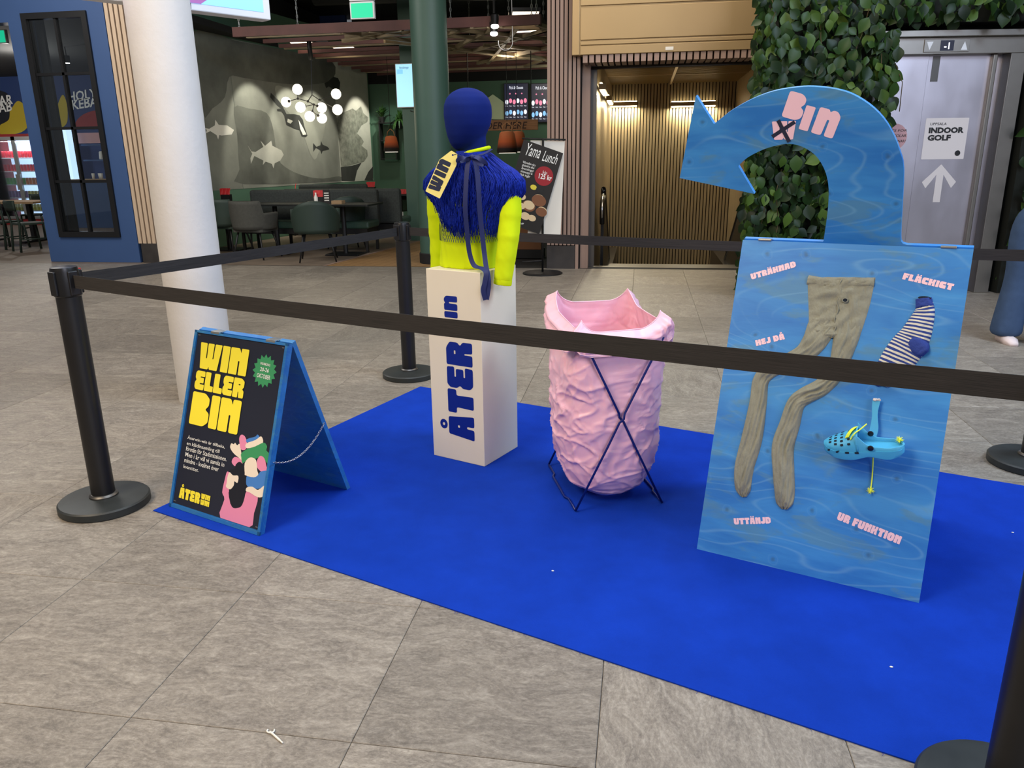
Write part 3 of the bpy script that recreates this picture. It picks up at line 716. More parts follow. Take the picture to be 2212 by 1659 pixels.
for arm in (armR, armL):
    p, q = V3(arm[-1]), V3(arm[-2]); d = (p - q).normalized(); T = frameT(p, d.cross(V3((0, 1, 0))).normalized(), d.cross(d.cross(V3((0, 1, 0)))).normalized())
    MB().tube([p - d * .012, p + d * .006, p + d * .011], [.0405, .041, .039], 20).build('cuff', 'lime_jersey', sh, True, sharp=60)
    MB().lathe([(.033, -.0005), (.033, .0005)], 16, frameT(p + d * .0115, d.orthogonal(), d.cross(d.orthogonal()))).build('cuff_opening', 'chair_green', sh)
MB().tube([(.026 + .068 * cos(t), .004 + .068 * sin(t), .503 + .012 * cos(t) + .008 * sin(t)) for t in [2 * pi * k / 28 for k in range(28)]], .0085, 8, True, flat=1.0).build('neckband', 'lime_jersey', sh, True)
# fringe collar, turned a little towards the viewer
PR = radians(24)
def hemz(t):
    t = (t + pi) % (2 * pi) - pi; f = max(0.0, min(1.0, (abs(t) - .55) / .95)); f = f * f * (3 - 2 * f); return .172 + (.365 - .172) * f if abs(t) < 2.2 else .365 - .12 * min(1, (abs(t) - 2.2) / .6)
TBL = [(.515, .062, .060), (.495, .075, .072), (.46, .125, .088), (.42, .198, .108), (.38, .236, .120), (.33, .238, .128), (.25, .188, .132), (.16, .168, .128), (.0, .165, .125)]
def prof(z):
    for (z0, a0, b0), (z1, a1, b1) in zip(TBL, TBL[1:]):
        if z >= z1: f = (z - z1) / (z0 - z1); return a1 + (a0 - a1) * f, b1 + (b0 - b1) * f
    return TBL[-1][1:]
def shell(t, z, off=0.0):                                       # t measured from the collar's own front
    a, b = prof(z); w = t - PR * 0; ang = -pi / 2 + t + PR
    return V3((.022 + (a + off) * cos(ang), (b + off) * sin(ang), z))
col_ = MB().grid(lambda u, v: shell(u * 2 * pi, .505 - v * (.505 - max(.30, hemz(u * 2 * pi) + .06)), .002), 64, 14, closeu=True)
pc = col_.build('fringe_collar', 'fringe_blue', mq, True); pc['label'] = 'royal blue fringed shoulder collar'
fg = MB()
for k in range(2600):
    t = random.uniform(-pi, pi); 
    if abs(t) > 1.9 and random.random() < .55: t *= .5
    s0 = random.random() ** .8; hz = hemz(t) + random.uniform(-.028, .02) + .02 * noise.noise(V3((t * 3, 0, 3)))
    z0 = .50 - s0 * (.50 - hz) * .72; L = random.uniform(.10, .17)
    z1 = max(hz, z0 - L) if s0 < .55 else hz
    off0 = random.uniform(.003, .012); pts = []; dt = random.gauss(0, .05)
    for i in range(5):
        f = i / 4; z = z0 + (z1 - z0) * f; pts.append(shell(t + dt * f + .02 * sin(9 * f + k), z, off0 + .004 * f))
    fg.tube(pts, .0014, 3)
fg.build('fringe', 'fringe_blue', pc, True, kind='stuff')
nt = MB(); NN = 30
for sgn in (-1, 1):
    for k in range(NN):
        t0 = -1.25 + 2.5 * k / NN
        if abs(t0) > 1.35: continue
        pts = []
        for i in range(9):
            f = i / 8; t = t0 + sgn * f * .30; z = .245 - f * .125
            ang = -pi / 2 + t + PR; pts.append(V3((.006 + .152 * cos(ang), .1215 * sin(ang), z)))
        nt.tube(pts, .0011, 3)
nt.build('net_hem', 'net_blue', pc, kind='stuff')
# ribbon tied at the neck
def ribbon(pts, w, k=6, tilt=(0, 0)):
    P = smoothpts(pts, k); mb = MB(); rs = []
    for i, p in enumerate(P):
        a = tilt[0] + (tilt[1] - tilt[0]) * i / (len(P) - 1); r = _MinvM.to_3x3() @ V3((-camdir.y, camdir.x, 0)); d = (P[min(i + 1, len(P) - 1)] - P[max(i - 1, 0)]).normalized()
        r = (r - d * r.dot(d)).normalized(); n = d.cross(r); x = r * cos(a) + n * sin(a); n2 = d.cross(x)
        rs.append([p - x * w / 2 - n2 * .0006, p + x * w / 2 - n2 * .0006, p + x * w / 2 + n2 * .0006, p - x * w / 2 + n2 * .0006])
    return mb.rings(rs)
rb = ribbon([mp(1013, 341, .155), mp(1009, 365, .17), mp(1006, 410, .178), mp(1005, 450, .178), mp(1009, 500, .17), mp(1014, 545, .165), mp(1024, 573, .18), mp(1042, 580, .205), mp(1050, 590, .228), mp(1047, 612, .232), mp(1044, 628, .232), mp(1049, 648, .232)], .021, tilt=(.5, .1)).build('ribbon', 'ribbon_blue', mq, True, sharp=50)
rb['label'] = 'long dark blue ribbon tied in a bow at the neck'
ribbon([mp(1024, 341, .155), mp(1030, 365, .17), mp(1034, 410, .178), mp(1036, 450, .178), mp(1041, 500, .172), mp(1046, 545, .175), mp(1050, 575, .20), mp(1055, 600, .228), mp(1055, 622, .230), mp(1051, 647, .231)], .021, tilt=(-.2, .2)).build('ribbon_end', 'ribbon_blue', rb, True, sharp=50)
ribbon([mp(1020, 338, .16), mp(1035, 342, .178), mp(1048, 352, .178), mp(1047, 357, .172), mp(1034, 352, .165), mp(1022, 342, .16)], .020, tilt=(.3, -.3)).build('bow_loop', 'ribbon_blue', rb, True, sharp=50)
ribbon([mp(1018, 338, .16), mp(1003, 340, .172), mp(990, 345, .17), mp(992, 350, .165), mp(1006, 345, .16), mp(1018, 341, .16)], .018, tilt=(.3, -.3)).build('bow_loop', 'ribbon_blue', rb, True, sharp=50)
ribbon([mp(986, 333, .075), mp(1000, 338, .12), mp(1020, 338, .135), mp(1045, 332, .115), mp(1062, 322, .06)], .013).build('neck_band', 'ribbon_blue', rb, True, sharp=50)
MB().ball(mp(1020, 339, .163), (.012, .010, .010), 10, 8).build('bow_knot', 'ribbon_blue', rb, True)

# ================================================================= yellow tag
tagd = .135
tc = [(975, 325), (988, 333), (986, 357), (950, 429), (919, 413), (949, 345)]
tO = mp(950, 380, tagd); Rm = Matrix.Translation(MO) @ Matrix.Rotation(radians(MZ), 4, 'Z')
tU = _MinvM.to_3x3() @ V3((-camdir.y, camdir.x, 0)); tN = _MinvM.to_3x3() @ camdir
TT = frameT(tO, tU, V3((0, 0, 1))); TW = Rm @ TT; TWi = TW.inverted()
tuv = [on_frame(TWi, *p) for p in tc]
tg = thing('gift_tag', 'pale yellow cardboard tag reading win hanging at the mannequin shoulder', 'tag', TW.translation, 0)
TL_ = Matrix.Translation(-TW.translation) @ TW
hole = on_frame(TWi, 978, 335)
MB().slab([roundpoly(list(reversed(tuv)), .004), circ(hole[0], hole[1], .004, 10)], -.003, .003, TL_).build('card', 'tag_yellow', tg, bevel=.001)
wa, wb = on_frame(TWi, 948, 417), on_frame(TWi, 975, 352)
wr = math.degrees(atan2(wb[1] - wa[1], wb[0] - wa[0])); wl = sqrt((wb[0] - wa[0]) ** 2 + (wb[1] - wa[1]) ** 2)
chunky('lettering', 'WIn', .050, TL_ @ T2(wa[0], wa[1], wr), 'dark_tape', tg, .07, .08, z=.0035, width=wl)
MB().tube([TL_ @ V3((hole[0], hole[1], .002)), TL_ @ V3((hole[0] + .012, hole[1] + .004, .006)), TL_ @ V3((hole[0] + .028, hole[1] - .004, -.01))], .0011, 6).build('string', 'dark_tape', tg)

# ================================================================= bag stand and bag
BA = 19.4; bc = V3((-.129, 3.126, .004)); hx, hy = .1835, .243
bs = thing('bag_stand', 'dark blue wire scissor stand holding the pink sack open', 'stand', bc, BA)
TBs = (Matrix.Translation(bc) @ Matrix.Rotation(radians(BA), 4, 'Z')); TBi = TBs.inverted()
zt = .695; wr_ = .0048
for sy in (-1, 1):
    y = sy * hy
    for sx in (-1, 1):
        yo = y + sx * sy * .004
        xm = .0 * sx; zc = .385
        pts = [(-sx * hx, yo, .006), (-sx * hx * .30, yo, zc - .115), (-sx * .010, yo, zc - .018), (sx * .006, yo + sy * .006 * sx, zc), (sx * .010, yo, zc + .018), (sx * hx * .40, yo, zc + .15), (sx * hx * .80, yo, zt - .01), (sx * hx * .86, yo, zt + .01)]
        MB().tube(pts, wr_, 8).build('leg', 'wire_blue', bs, True)
for sx in (-1, 1):
    MB().tube([(sx * hx, -hy, .006), (sx * hx, -hy * .55, .006), (sx * (hx + .012), -hy * .45, .006), (sx * (hx + .012), hy * .45, .006), (sx * hx, hy * .55, .006), (sx * hx, hy, .006)], wr_, 8).build('foot_rail', 'wire_blue', bs, True)
    MB().tube([(sx * hx * 1.04, -hy, zt), (sx * hx * 1.04, hy, zt)], wr_, 8).build('top_rail', 'wire_blue', bs, True)
bag = thing('sack', 'pink plastic rubbish sack held open between the plinth and the large board', 'sack', bc, BA)
def sgn_pow(c, e): return abs(c) ** e * (1 if c > 0 else -1)
def wr(x, y, z):
    a = noise.noise(V3((x * 5, y * 5, z * 7))); b = noise.noise(V3((x * 11 + z * 8, y * 11 - z * 6, z * 13 + 5)))
    r = 1 - abs(noise.noise(V3((x * 7 + z * 5, y * 7, z * 8 - x * 5 + 9)))) * 2; r2 = 1 - abs(noise.noise(V3((x * 13 - z * 9, y * 13, z * 12 + 2)))) * 2
    d1 = noise.voronoi(V3((x * 6 + z * 4 + a, y * 6 + .6 * b, z * 7 - x * 4)))[0]; d2 = noise.voronoi(V3((x * 12 - z * 7 + b, y * 12, z * 10 + y * 6)))[0]
    cr = exp(-(d1[1] - d1[0]) * 9) * .010 + exp(-(d2[1] - d2[0]) * 8) * .005
    return .006 * a + .003 * b + .006 * max(0, r - .45) + cr
NU = 200
PF = [(0, .005, .02), (.006, .30, .45), (.025, .55, .7), (.07, .80, .9), (.14, .94, .98), (.24, 1.03, 1.0), (.36, 1.06, 1.0), (.48, 1.05, .985), (.60, .99, .97), (.70, .90, .95), (.80, .84, .94)]
def pfz(z):
    for (z0, a0, b0), (z1, a1, b1) in zip(PF, PF[1:]):
        if z <= z1: f = (z - z0) / (z1 - z0); return a0 + (a1 - a0) * f, b0 + (b1 - b0) * f
    return PF[-1][1:]
CORN = [(-3 * pi / 4, .775), (-pi / 4, .80), (pi / 4, .822), (3 * pi / 4, .825)]
def rimz(t):
    t = (t + pi) % (2 * pi) - pi; best = min(abs(((t - c + pi) % (2 * pi)) - pi) for c, z in CORN)
    zc = sum(z * exp(-(((t - c + pi) % (2 * pi)) - pi) ** 2 * 3) for c, z in CORN) / sum(exp(-(((t - c + pi) % (2 * pi)) - pi) ** 2 * 3) for c, z in CORN)
    return zc - .055 * min(1, best / .75) ** .9
def bagpt(u, v, off=0.0, top=1.0):
    t = 2 * pi * u; ztop = rimz(t); z = .010 + (ztop - .010) * (v ** 1.25 if v < 1 else 1)
    a, b = pfz(min(.8, z * .8 / ztop)); f = max(0, min(1, (z - .45) / .33)); e = 2 / (2.7 + 5.5 * f)
    c, s = cos(t), sin(t); x = (hx + .018) * a * sgn_pow(c, e); y = (hy - .014) * b * sgn_pow(s, e)
    # square section: map the angle so that corners fall on the stand
    d = V3((c, s, 0)); w = wr(x, y, z) * (1 - .75 * f) * min(1, z / .05); p = V3((x, y, z)) + d * (w + off)
    p.y = max(p.y, -hy + .006 - (off if z > .6 else 0)) if z > .15 else p.y
    return p
MB().grid(lambda u, v: bagpt(u, v), NU, 150, closeu=True).build('bag', 'pink_plastic', bag, True)
def cuffpt(u, v):
    t = 2 * pi * u; ztop = rimz(t); L = .098 + .022 * noise.noise(V3((cos(t) * 1.6, sin(t) * 1.6, 4)))
    z = ztop - L * v; c, s = cos(t), sin(t); a, b = pfz(.8); e = 2 / 8.2; a = a + (1.03 - a) * min(1, v * 3.0)
    o = .003 + .003 * sin(pi * v) + .014 * v * noise.noise(V3((c * 3, s * 3, v * 3))) + .010 * min(1, v * 3) * noise.noise(V3((c * 8, s * 8, v * 5)))
    return V3(((hx + .018) * a * sgn_pow(c, e) + c * o, (hy - .014) * b * sgn_pow(s, e) + sgn_pow(s, e) * (o + .036 * min(1, v * 3.5)), z + .004 * sin(pi * v)))
MB().grid(cuffpt, NU, 16, closeu=True).build('folded_cuff', 'pink_plastic', bag, True)
MB().tube([cuffpt(k / 120, .95) + V3((0, 0, 0)) for k in range(120)], .003, 6, True).build('cuff_hem', 'pink_plastic', bag, True)
MB().tube([cuffpt(k / 120, .0) for k in range(120)], .0022, 6, True).build('rim', 'pink_plastic', bag, True)
# ================================================================= large sandwich board with the hooked arrow
BO = V3((.2412, 2.5872, .004)); BZ = -21.2; bw, bh = .722, 1.1338
bb = thing('display_board', 'large blue plywood board with a hooked arrow reading bin on top', 'sign', BO, BZ)
Vf = V3((0, .345, 1.08)).normalized(); TF = frameT((0, 0, 0), (1, 0, 0), Vf)
MB().slab([[(0, 0), (bw, 0), (bw, bh), (0, bh)]], -.018, 0, TF).build('front_panel', 'blue_plywood', bb, bevel=.002)
TOPP = V3((0, .345 + .021, 1.083)); Vb = (TOPP - V3((0, .678, 0))).normalized(); TK = frameT(TOPP, (1, 0, 0), Vb)
arrow = [(0.512, 0.012), (0.509, 0.04), (0.506, 0.105), (0.4985, 0.249), (0.482, 0.308), (0.459, 0.361), (0.426, 0.412), (0.383, 0.454), (0.332, 0.487), (0.281, 0.505), (0.23, 0.514), (0.187, 0.517), (0.117, 0.512), (0.063, 0.5), (0.008, 0.479), (-0.044, 0.452), (-0.073, 0.432)]
inner = [(-0.021, 0.265), (0.013, 0.295), (0.065, 0.321), (0.112, 0.334), (0.148, 0.338), (0.189, 0.328), (0.231, 0.3), (0.259, 0.259), (0.274, 0.216), (0.28, 0.168), (0.279, 0.098), (0.271, 0.0)]
o1 = [tuple(p)[:2] for p in smoothpts([(*p, 0) for p in arrow], 3)]; i1 = [tuple(p)[:2] for p in smoothpts([(*p, 0) for p in inner], 3)]
bk = bh - .01
outl = [(.53, 0), (.518, .004)] + o1 + [(-0.103, 0.410), (-0.163, 0.507), (-0.233, 0.222), (0.036, 0.166)] + i1 + [(0, 0), (0, -bk), (bw, -bk), (bw, 0)]
MB().slab([list(reversed(outl))], -.018, 0, TK).build('back_panel', 'blue_plywood', bb, bevel=.002)
for u in (.055, .63):
    MB().box(u, u + .045, .3415, .372, 1.0795, 1.0855).build('hinge', 'zinc', bb, bevel=.001)
zF = lambda u, v, r=0: TF @ T2(u, v, r)
zK = lambda u, v, r=0: TK @ T2(u, v, r)
PV = 'pink_vinyl'
for tx, u, v, r, h, w in (('UTRÄKNAD', .052, .992, 20.6, .0215, .156), ('FLÄCKIGT', .533, 1.026, -10.4, .0215, .150), ('HEJ DÅ', .103, .757, 20.5, .021, .100), ('UTTÄNJD', .119, .117, 14.5, .0225, .127), ('UR FUNKTION', .447, .209, -11.3, .027, .199)):
    chunky('lettering', tx, h, zF(u, v, r), PV, bb, .05, .06, z=.0009, width=w)
chunky('lettering', 'B', .084, zK(.121, .428, -18), PV, bb, .05, .10, z=.0009, width=.062)
chunky('lettering', 'I', .078, zK(.176, .386, -17), PV, bb, .05, .05, z=.0009, width=.030)
chunky('lettering', 'n', .084, zK(.2145, .3735, -18), PV, bb, .05, .08, z=.0009, width=.071)
chunky('lettering', 'W', .060, zK(.091, .3525, 0), PV, bb, .05, .05, z=.0009, width=.077)
cross = MB()
for (a, b) in (((.093, .363), (.164, .409)), ((.111, .416), (.148, .345))):
    d = V3((b[0] - a[0], b[1] - a[1], 0)).normalized() * 1; n = V3((-d.y, d.x, 0)) * .0062
    a3, b3 = V3((*a, 0)), V3((*b, 0)); cross.flat([[tuple((a3 - n)[:2]), tuple((b3 - n)[:2]), tuple((b3 + n)[:2]), tuple((a3 + n)[:2])]], TK, .0014 + .0002 * len(cross.v))
cross.build('tape_cross', 'dark_tape', bb)
kn = MB()
for (u, v) in [(.16, .93), (.165, .87), (.13, .90), (.52, 1.085), (.70, 1.105), (.55, .98), (.56, .83), (.70, .87), (.70, .78), (.50, .63), (.24, .62), (.12, .47), (.2, .44), (.66, .56), (.44, .38), (.47, .35), (.67, .42), (.24, .02), (.66, .14), (.67, .045), (.31, .045), (.19, .05), (.60, .18), (.69, .35), (.44, .215)]:
    kn.flat([circ(u, v, random.uniform(.0045, .008), 9, random.uniform(.004, .007))], TF, .0004)
kn.build('wood_knots', 'blue_knot', bb, kind='stuff') if False else None

# ---------------------------------------------------------------- clothes pinned to the board
BW = Matrix.Translation(BO) @ Matrix.Rotation(radians(BZ), 4, 'Z') @ TF
def puffy(path, depth, n=16, seed=0, wrk=.006, k=5, uv=None, foldn=4):
    """soft flattened tube lying on the board: path of (u, v, half width)"""
    P = smoothpts(path, k); rs = []; L = 0; m = len(P)
    for i, p in enumerate(P):
        a, b = P[max(i - 1, 0)], P[min(i + 1, m - 1)]; d = V3((b.x - a.x, b.y - a.y, 0)).normalized(); nn = V3((-d.y, d.x, 0)); hw = max(.002, p.z); s = i / (m - 1); row = []
        dp = depth * min(1, hw / .02) * (.55 + .45 * min(1, min(s, 1 - s) * 10))
        for j in range(n + 1):
            f = j / n * 2 - 1; prof_ = (1 - abs(f) ** 3.2) ** .7 if abs(f) < 1 else 0
            q = V3((p.x, p.y, 0)) + nn * f * hw
            w1 = noise.noise(V3((f * foldn * .5 + seed, s * 17 + seed * 3 + f * 3, f * 2 + s * 6))); w2 = 1 - 2 * abs(noise.noise(V3((f * foldn * .55 + s * 4 + seed * 7, s * 7, seed))))
            row.append(V3((q.x, q.y, prof_ * (dp + wrk * w1 + wrk * .8 * max(0, w2 - .4)) + .0006)))
        rs.append(row)
    mb = MB(); mb.rings(rs, False, False); return mb, m, n
ti = thing('tights', 'worn khaki children tights with a hole pinned to the blue board', 'tights', BW.translation, 0)
BL = Matrix.Translation(-BW.translation) @ BW
tm = MB()
for path, sd, dp in (([(.347, 1.019, .107), (.349, .985, .1035), (.352, .93, .097), (.352, .87, .088), (.348, .83, .083), (.347, .812, .078)], 1, .010),
                     ([(.310, .87, .042), (.308, .84, .046), (.292, .79, .040), (.262, .745, .033), (.205, .706, .029), (.160, .675, .028), (.136, .635, .028), (.138, .56, .030), (.135, .43, .036), (.124, .33, .034), (.127, .27, .030), (.134, .24, .024), (.140, .221, .008)], 2, .013),
                     ([(.392, .87, .044), (.392, .83, .042), (.388, .78, .036), (.380, .72, .030), (.364, .675, .028), (.333, .637, .030), (.292, .606, .030), (.264, .572, .030), (.254, .50, .034), (.243, .42, .037), (.258, .33, .036), (.270, .27, .034), (.276, .228, .028), (.279, .207, .010)], 3, .014)):
    mb, _, _ = puffy(path, dp, 22, sd, .009, 8, foldn=4.5); tm.add(mb.v, mb.f, BL)
tm.build('knit_body', 'khaki_knit', ti, True)
mb, _, _ = puffy([(.242, 1.004, .0165), (.30, .999, .016), (.345, 1.0, .0165), (.40, 1.004, .0155), (.4515, 1.010, .0165)], .013, 8, 5, .003, 6); MB().add(mb.v, mb.f, BL).build('waistband', 'khaki_knit', ti, True)
MB().tube([BL @ V3((.352 - .004 * sin(k * .9), 1.01 - k * .0085, .0125 + .002 * sin(k * 1.7))) for k in range(24)], .0022, 6).build('seam', 'khaki_knit', ti, True)
MB().flat([circ(.373, .941, .0075, 14, .006)], BL, .0165).build('hole', 'dark_hole', ti)
MB().tube([BL @ V3((.373 + .0085 * cos(t), .941 + .007 * sin(t), .0165)) for t in [2 * pi * k / 16 for k in range(16)]], .0016, 6, True).build('hole_edge', 'khaki_knit', ti, True)
so = thing('sock', 'blue and white zebra striped sock pinned to the blue board', 'sock', BW.translation, 0)
mb, m_, n_ = puffy([(.608, .955, .024), (.613, .925, .029), (.606, .885, .038), (.596, .845, .046), (.582, .812, .052), (.563, .775, .052), (.545, .735, .048), (.532, .705, .043), (.526, .686, .036), (.523, .672, .018)], .014, 18, 8, .005, 6)
sm = MB().add(mb.v, mb.f, BL); smo = sm.build('knit_body', 'zebra_knit', so, True)
uvl = smo.data.uv_layers.new(name='UVMap'); nper = n_ + 1
for lp in smo.data.loops:
    i = lp.vertex_index; r_, c_ = divmod(i, nper); uvl.data[lp.index].uv = (c_ / n_, r_ / (m_ - 1) * 3.2)
mb, _, _ = puffy([(.604, .968, .0235), (.607, .955, .0245), (.611, .940, .027)], .0165, 14, 3, .003, 5); MB().add(mb.v, mb.f, BL).build('cuff', 'sock_blue', so, True)
MB().flat([circ(.607, .9675, .019, 16, .006)], BL @ T2(0, 0), .013).build('opening', 'dark_hole', so)
mb, _, _ = puffy([(.582, .836, .008), (.598, .822, .027), (.613, .808, .031), (.626, .797, .025), (.635, .790, .010)], .0215, 10, 4, .003, 5); MB().add(mb.v, mb.f, BL).build('heel', 'sock_blue', so, True)
mb, _, _ = puffy([(.500, .715, .012), (.506, .698, .022), (.512, .684, .020), (.520, .672, .010)], .016, 10, 6, .003, 5); MB().add(mb.v, mb.f, BL).build('toe', 'sock_blue', so, True)
# ---------------------------------------------------------------- clog
cl = thing('clog', 'light blue foam clog with yellow lace and torn strap fixed to the board', 'shoe', BW.translation, 0)
SW, SL = .046, .236
TC = BL @ T2(.386, .428, 7.0, .050) @ Matrix.Rotation(radians(30), 4, 'X')   # x toe to heel, y up, z out of the board
def hwid(s):
    tb = [(0, .012), (.04, .026), (.12, .038), (.25, .0455), (.38, .046), (.55, .039), (.7, .0345), (.85, .033), (.93, .026), (.98, .015), (1, .006)]
    for (a, x), (b, y) in zip(tb, tb[1:]):
        if s <= b: f = (s - a) / (b - a); return x + (y - x) * f
    return .01
def solebot(s): return .016 * (1 - min(1, s / .25)) ** 2 + .010 * max(0, (s - .55) / .45) * 0 + .010 * exp(-((s - .58) / .12) ** 2) + .018 * max(0, (s - .78) / .22) ** 2
sole = MB(); rs = []
for i in range(31):
    s = i / 30; w = hwid(s) + .002; y0 = solebot(s); y1 = .030 + .010 * (1 - min(1, s / .2)) ** 2 + .004 * s
    rs.append([V3((s * SL, y0 + .004, -w)), V3((s * SL, y0, -w * .85)), V3((s * SL, y0, w * .85)), V3((s * SL, y0 + .004, w)), V3((s * SL, (y0 + y1) / 2, w * 1.03)), V3((s * SL, y1, w)), V3((s * SL, y1, -w)), V3((s * SL, (y0 + y1) / 2, -w * 1.03))])
sole.rings(rs, True, True, TC); sole.build('sole', 'clog_foam', cl, True, sharp=40)
def uph(s):
    tb = [(0, .040), (.06, .050), (.15, .060), (.28, .073), (.40, .089), (.46, .093), (.5, .086)]
    for (a, x), (b, y) in zip(tb, tb[1:]):
        if s <= b: f = (s - a) / (b - a); return x + (y - x) * f
    return .086
def rimh(s):
    tb = [(.42, .093), (.48, .075), (.55, .056), (.65, .046), (.8, .043), (.92, .046), (1, .044)]
    for (a, x), (b, y) in zip(tb, tb[1:]):
        if s <= b: f = max(0, (s - a) / (b - a)); return x + (y - x) * f
    return .044
def arch(s, f):                                                 # f 0..1 across the shoe
    w = hwid(s); y0 = .030; h = uph(s) - y0; a = pi * f; return V3((s * SL - .004 * sin(a), y0 + h * sin(a) ** .75, w * cos(a)))
up = MB().grid(lambda u, v: arch(.01 + v * .43, u), 21, 16, TC); up.build('upper', 'clog_foam', cl, True)
inn = MB().grid(lambda u, v: arch(.03 + v * .41, u) * 1.0 + V3((.001, -.004, 0)), 21, 10, TC); inn.build('lining', 'clog_shade', cl, True) if False else None
hw_ = MB()
def wall(side):
    pts = []
    for i in range(28):
        s = .42 + .58 * i / 27; w = hwid(s) * (1 if s < .98 else .9)
        pts.append((s, w))
    rs = []
    for s, w in pts:
        h = rimh(s); z = side * w; t = .0045
        rs.append([V3((s * SL, .028, z)), V3((s * SL, h, z * .97)), V3((s * SL, h + .001, z * .97 - side * t * .5)), V3((s * SL, h, z * .97 - side * t)), V3((s * SL, .028, z - side * t))])
    return MB().rings(rs, False, False, TC)
for sd in (1, -1): wall(sd).build('heel_wall', 'clog_foam', cl, True)
MB().tube([TC @ V3((SL - .003, .042, 0)) + (TC.to_3x3() @ V3((0, 0, z))) for z in (-.006, 0, .006)], .004, 8).build('heel_rim', 'clog_foam', cl, True)
MB().tube([TC @ (arch(.44, k / 20) + V3((0, .0008, 0))) for k in range(21)], .003, 8).build('opening_rim', 'clog_foam', cl, True)
hl = MB()
for s, fs in ((.10, (.30, .42, .55)), (.17, (.20, .31, .42, .54, .66)), (.25, (.16, .27, .38, .5, .62, .74)), (.34, (.15, .27, .40, .54, .68))):
    for f in fs:
        p = arch(s, f); du = (arch(s + .01, f) - p).normalized(); dv = (arch(s, f + .01) - p).normalized(); n_v = du.cross(dv).normalized()
        if n_v.y < 0: n_v = -n_v
        T = TC @ frameT(p + n_v * .0008, du, n_v.cross(du), n_v); hl.flat([roundpoly([(-.0045, -.0036), (.0045, -.0036), (.0045, .0036), (-.0045, .0036)], .001, 1)], T)
hl.build('vent_holes', 'dark_hole', cl)
sv = MB()
for s in (.08, .19, .31, .43): p = V3((s * SL, .031, hwid(s) + .0038)); sv.flat([roundpoly([(-.006, -.0035), (.006, -.0035), (.006, .0035), (-.006, .0035)], .002, 2)], TC @ frameT(p, (1, 0, -.06 if s > .2 else -.5), (0, 1, 0)))
sv.build('side_vents', 'dark_hole', cl)
for s, sd, h in ((.60, 1, .046), (.58, -1, .058)):
    T = TC @ frameT(V3((s * SL, h, sd * hwid(s) + (.002 if sd > 0 else .006))), (1, 0, 0), (0, 1, 0)); MB().lathe([(.009, -.002), (.009, .002), (.007, .0035)], 16, T).build('rivet', 'black_plastic', cl, True, sharp=40)
TSs = BL
sp = MB()
rs = []
for i in range(14):
    f = i / 13; y = .500 + f * .122; x = .5185 - .004 * f + .002 * sin(f * 6); w = .0112 + .0018 * sin(f * 8) - .0015 * f
    rs.append([V3((x - w, y, .012 + .006 * (1 - f))), V3((x + w, y, .012 + .006 * (1 - f))), V3((x + w, y, .017 + .006 * (1 - f))), V3((x - w, y, .017 + .006 * (1 - f)))])
sp.rings(rs, True, True, BL); sp.build('strap', 'clog_foam', cl, bevel=.001)
sf = MB()
for k in range(9): a = k * .7; sf.ball(BL @ V3((.5145 + .008 * cos(a), .6225 + .002 * sin(2 * a), .016 + .003 * sin(a))), (.005, .003, .004), 7, 5)
sf.build('torn_end', 'sticker_pale', cl, True); sf2 = None
lc = MB()
for k in range(3): lc.tube(smoothpts([TC @ (arch(.30 + k * .018, .30) + V3((0, .003, 0))), TC @ (arch(.335 + k * .018, .40) + V3((0, .007, .002))), TC @ (arch(.37 + k * .02, .50) + V3((.002, .007, 0))), TC @ (arch(.40 + k * .012, .60) + V3((.004, .004, 0)))], 5), .0021, 6)
lc.tube(smoothpts([TC @ (arch(.36, .22) + V3((0, .003, 0))), TC @ (arch(.40, .33) + V3((.004, .008, .004))), TC @ (arch(.43, .45) + V3((.012, .004, 0))), TC @ (arch(.43, .55) + V3((.030, .012, -.01)))], 5), .0021, 6)
lc.build('laces', 'lace_yellow', cl, True)
def frayed(name, c, up):
    fb = MB(); c = V3(c)
    for k in range(16):
        a = k * 2.4; d = V3((cos(a), sin(a), .5 * sin(k))); fb.tube([BL @ c, BL @ (c + d * .006 + V3((0, 0, .003))), BL @ (c + d * random.uniform(.010, .014))], [.0016, .0012, .0006], 5)
    fb.ball(BL @ c, .0055, 8, 6); return fb.build(name, 'lace_yellow', cl, True)
frayed('frayed_lace_end', (.600, .505, .058), 0); frayed('frayed_lace_end', (.536, .325, .010), 0)
MB().tube(smoothpts([BL @ V3((.527, .450, .03)), BL @ V3((.529, .432, .012)), BL @ V3((.533, .39, .006)), BL @ V3((.535, .36, .005)), BL @ V3((.536, .327, .008))], 5), .0021, 6).build('hanging_lace', 'lace_yellow', cl, True)
# ================================================================= pillar and hanging screen
pil = struct(MB().lathe([(.165, 0), (.165, 4.6)], 64).build('pillar', 'pillar_plaster', None, True, loc=(-2.573, 4.123, 0), sharp=40))
hz = 2.2
P1 = pz(585.7, 43.7, hz); P0 = pz(380, 18, hz); dS = (P0 - P1).normalized(); bS = pz(569, 47.5, hz) - P1; bS -= dS * bS.dot(dS)
nb = V3((-dS.y, dS.x, 0)); nb = nb if nb.dot(bS) > 0 else -nb
hs = thing('hanging_display', 'white framed advertising display hanging in front of the white pillar', 'screen', P1, 0)
TH = frameT((0, 0, 0), -dS, (0, 0, 1)); 
if TH.to_3x3() @ V3((0, 0, 1)) @ nb > 0 if False else (TH.to_3x3() @ V3((0, 0, 1))).dot(nb) > 0: TH = frameT((0, 0, 0), dS, (0, 0, 1))
sg = 1 if (TH.to_3x3() @ V3((1, 0, 0))).dot(dS) > 0 else -1
MB().box(min(0, sg * 2.0), max(0, sg * 2.0), 0, 1.15, -.10, 0, TH).build('housing', 'white_plastic', hs, bevel=.006)
iv = (Matrix.Translation(P1) @ TH).inverted()
hp = lambda x, y: on_frame(iv, 380 + x / 7.9, y / 7.9)
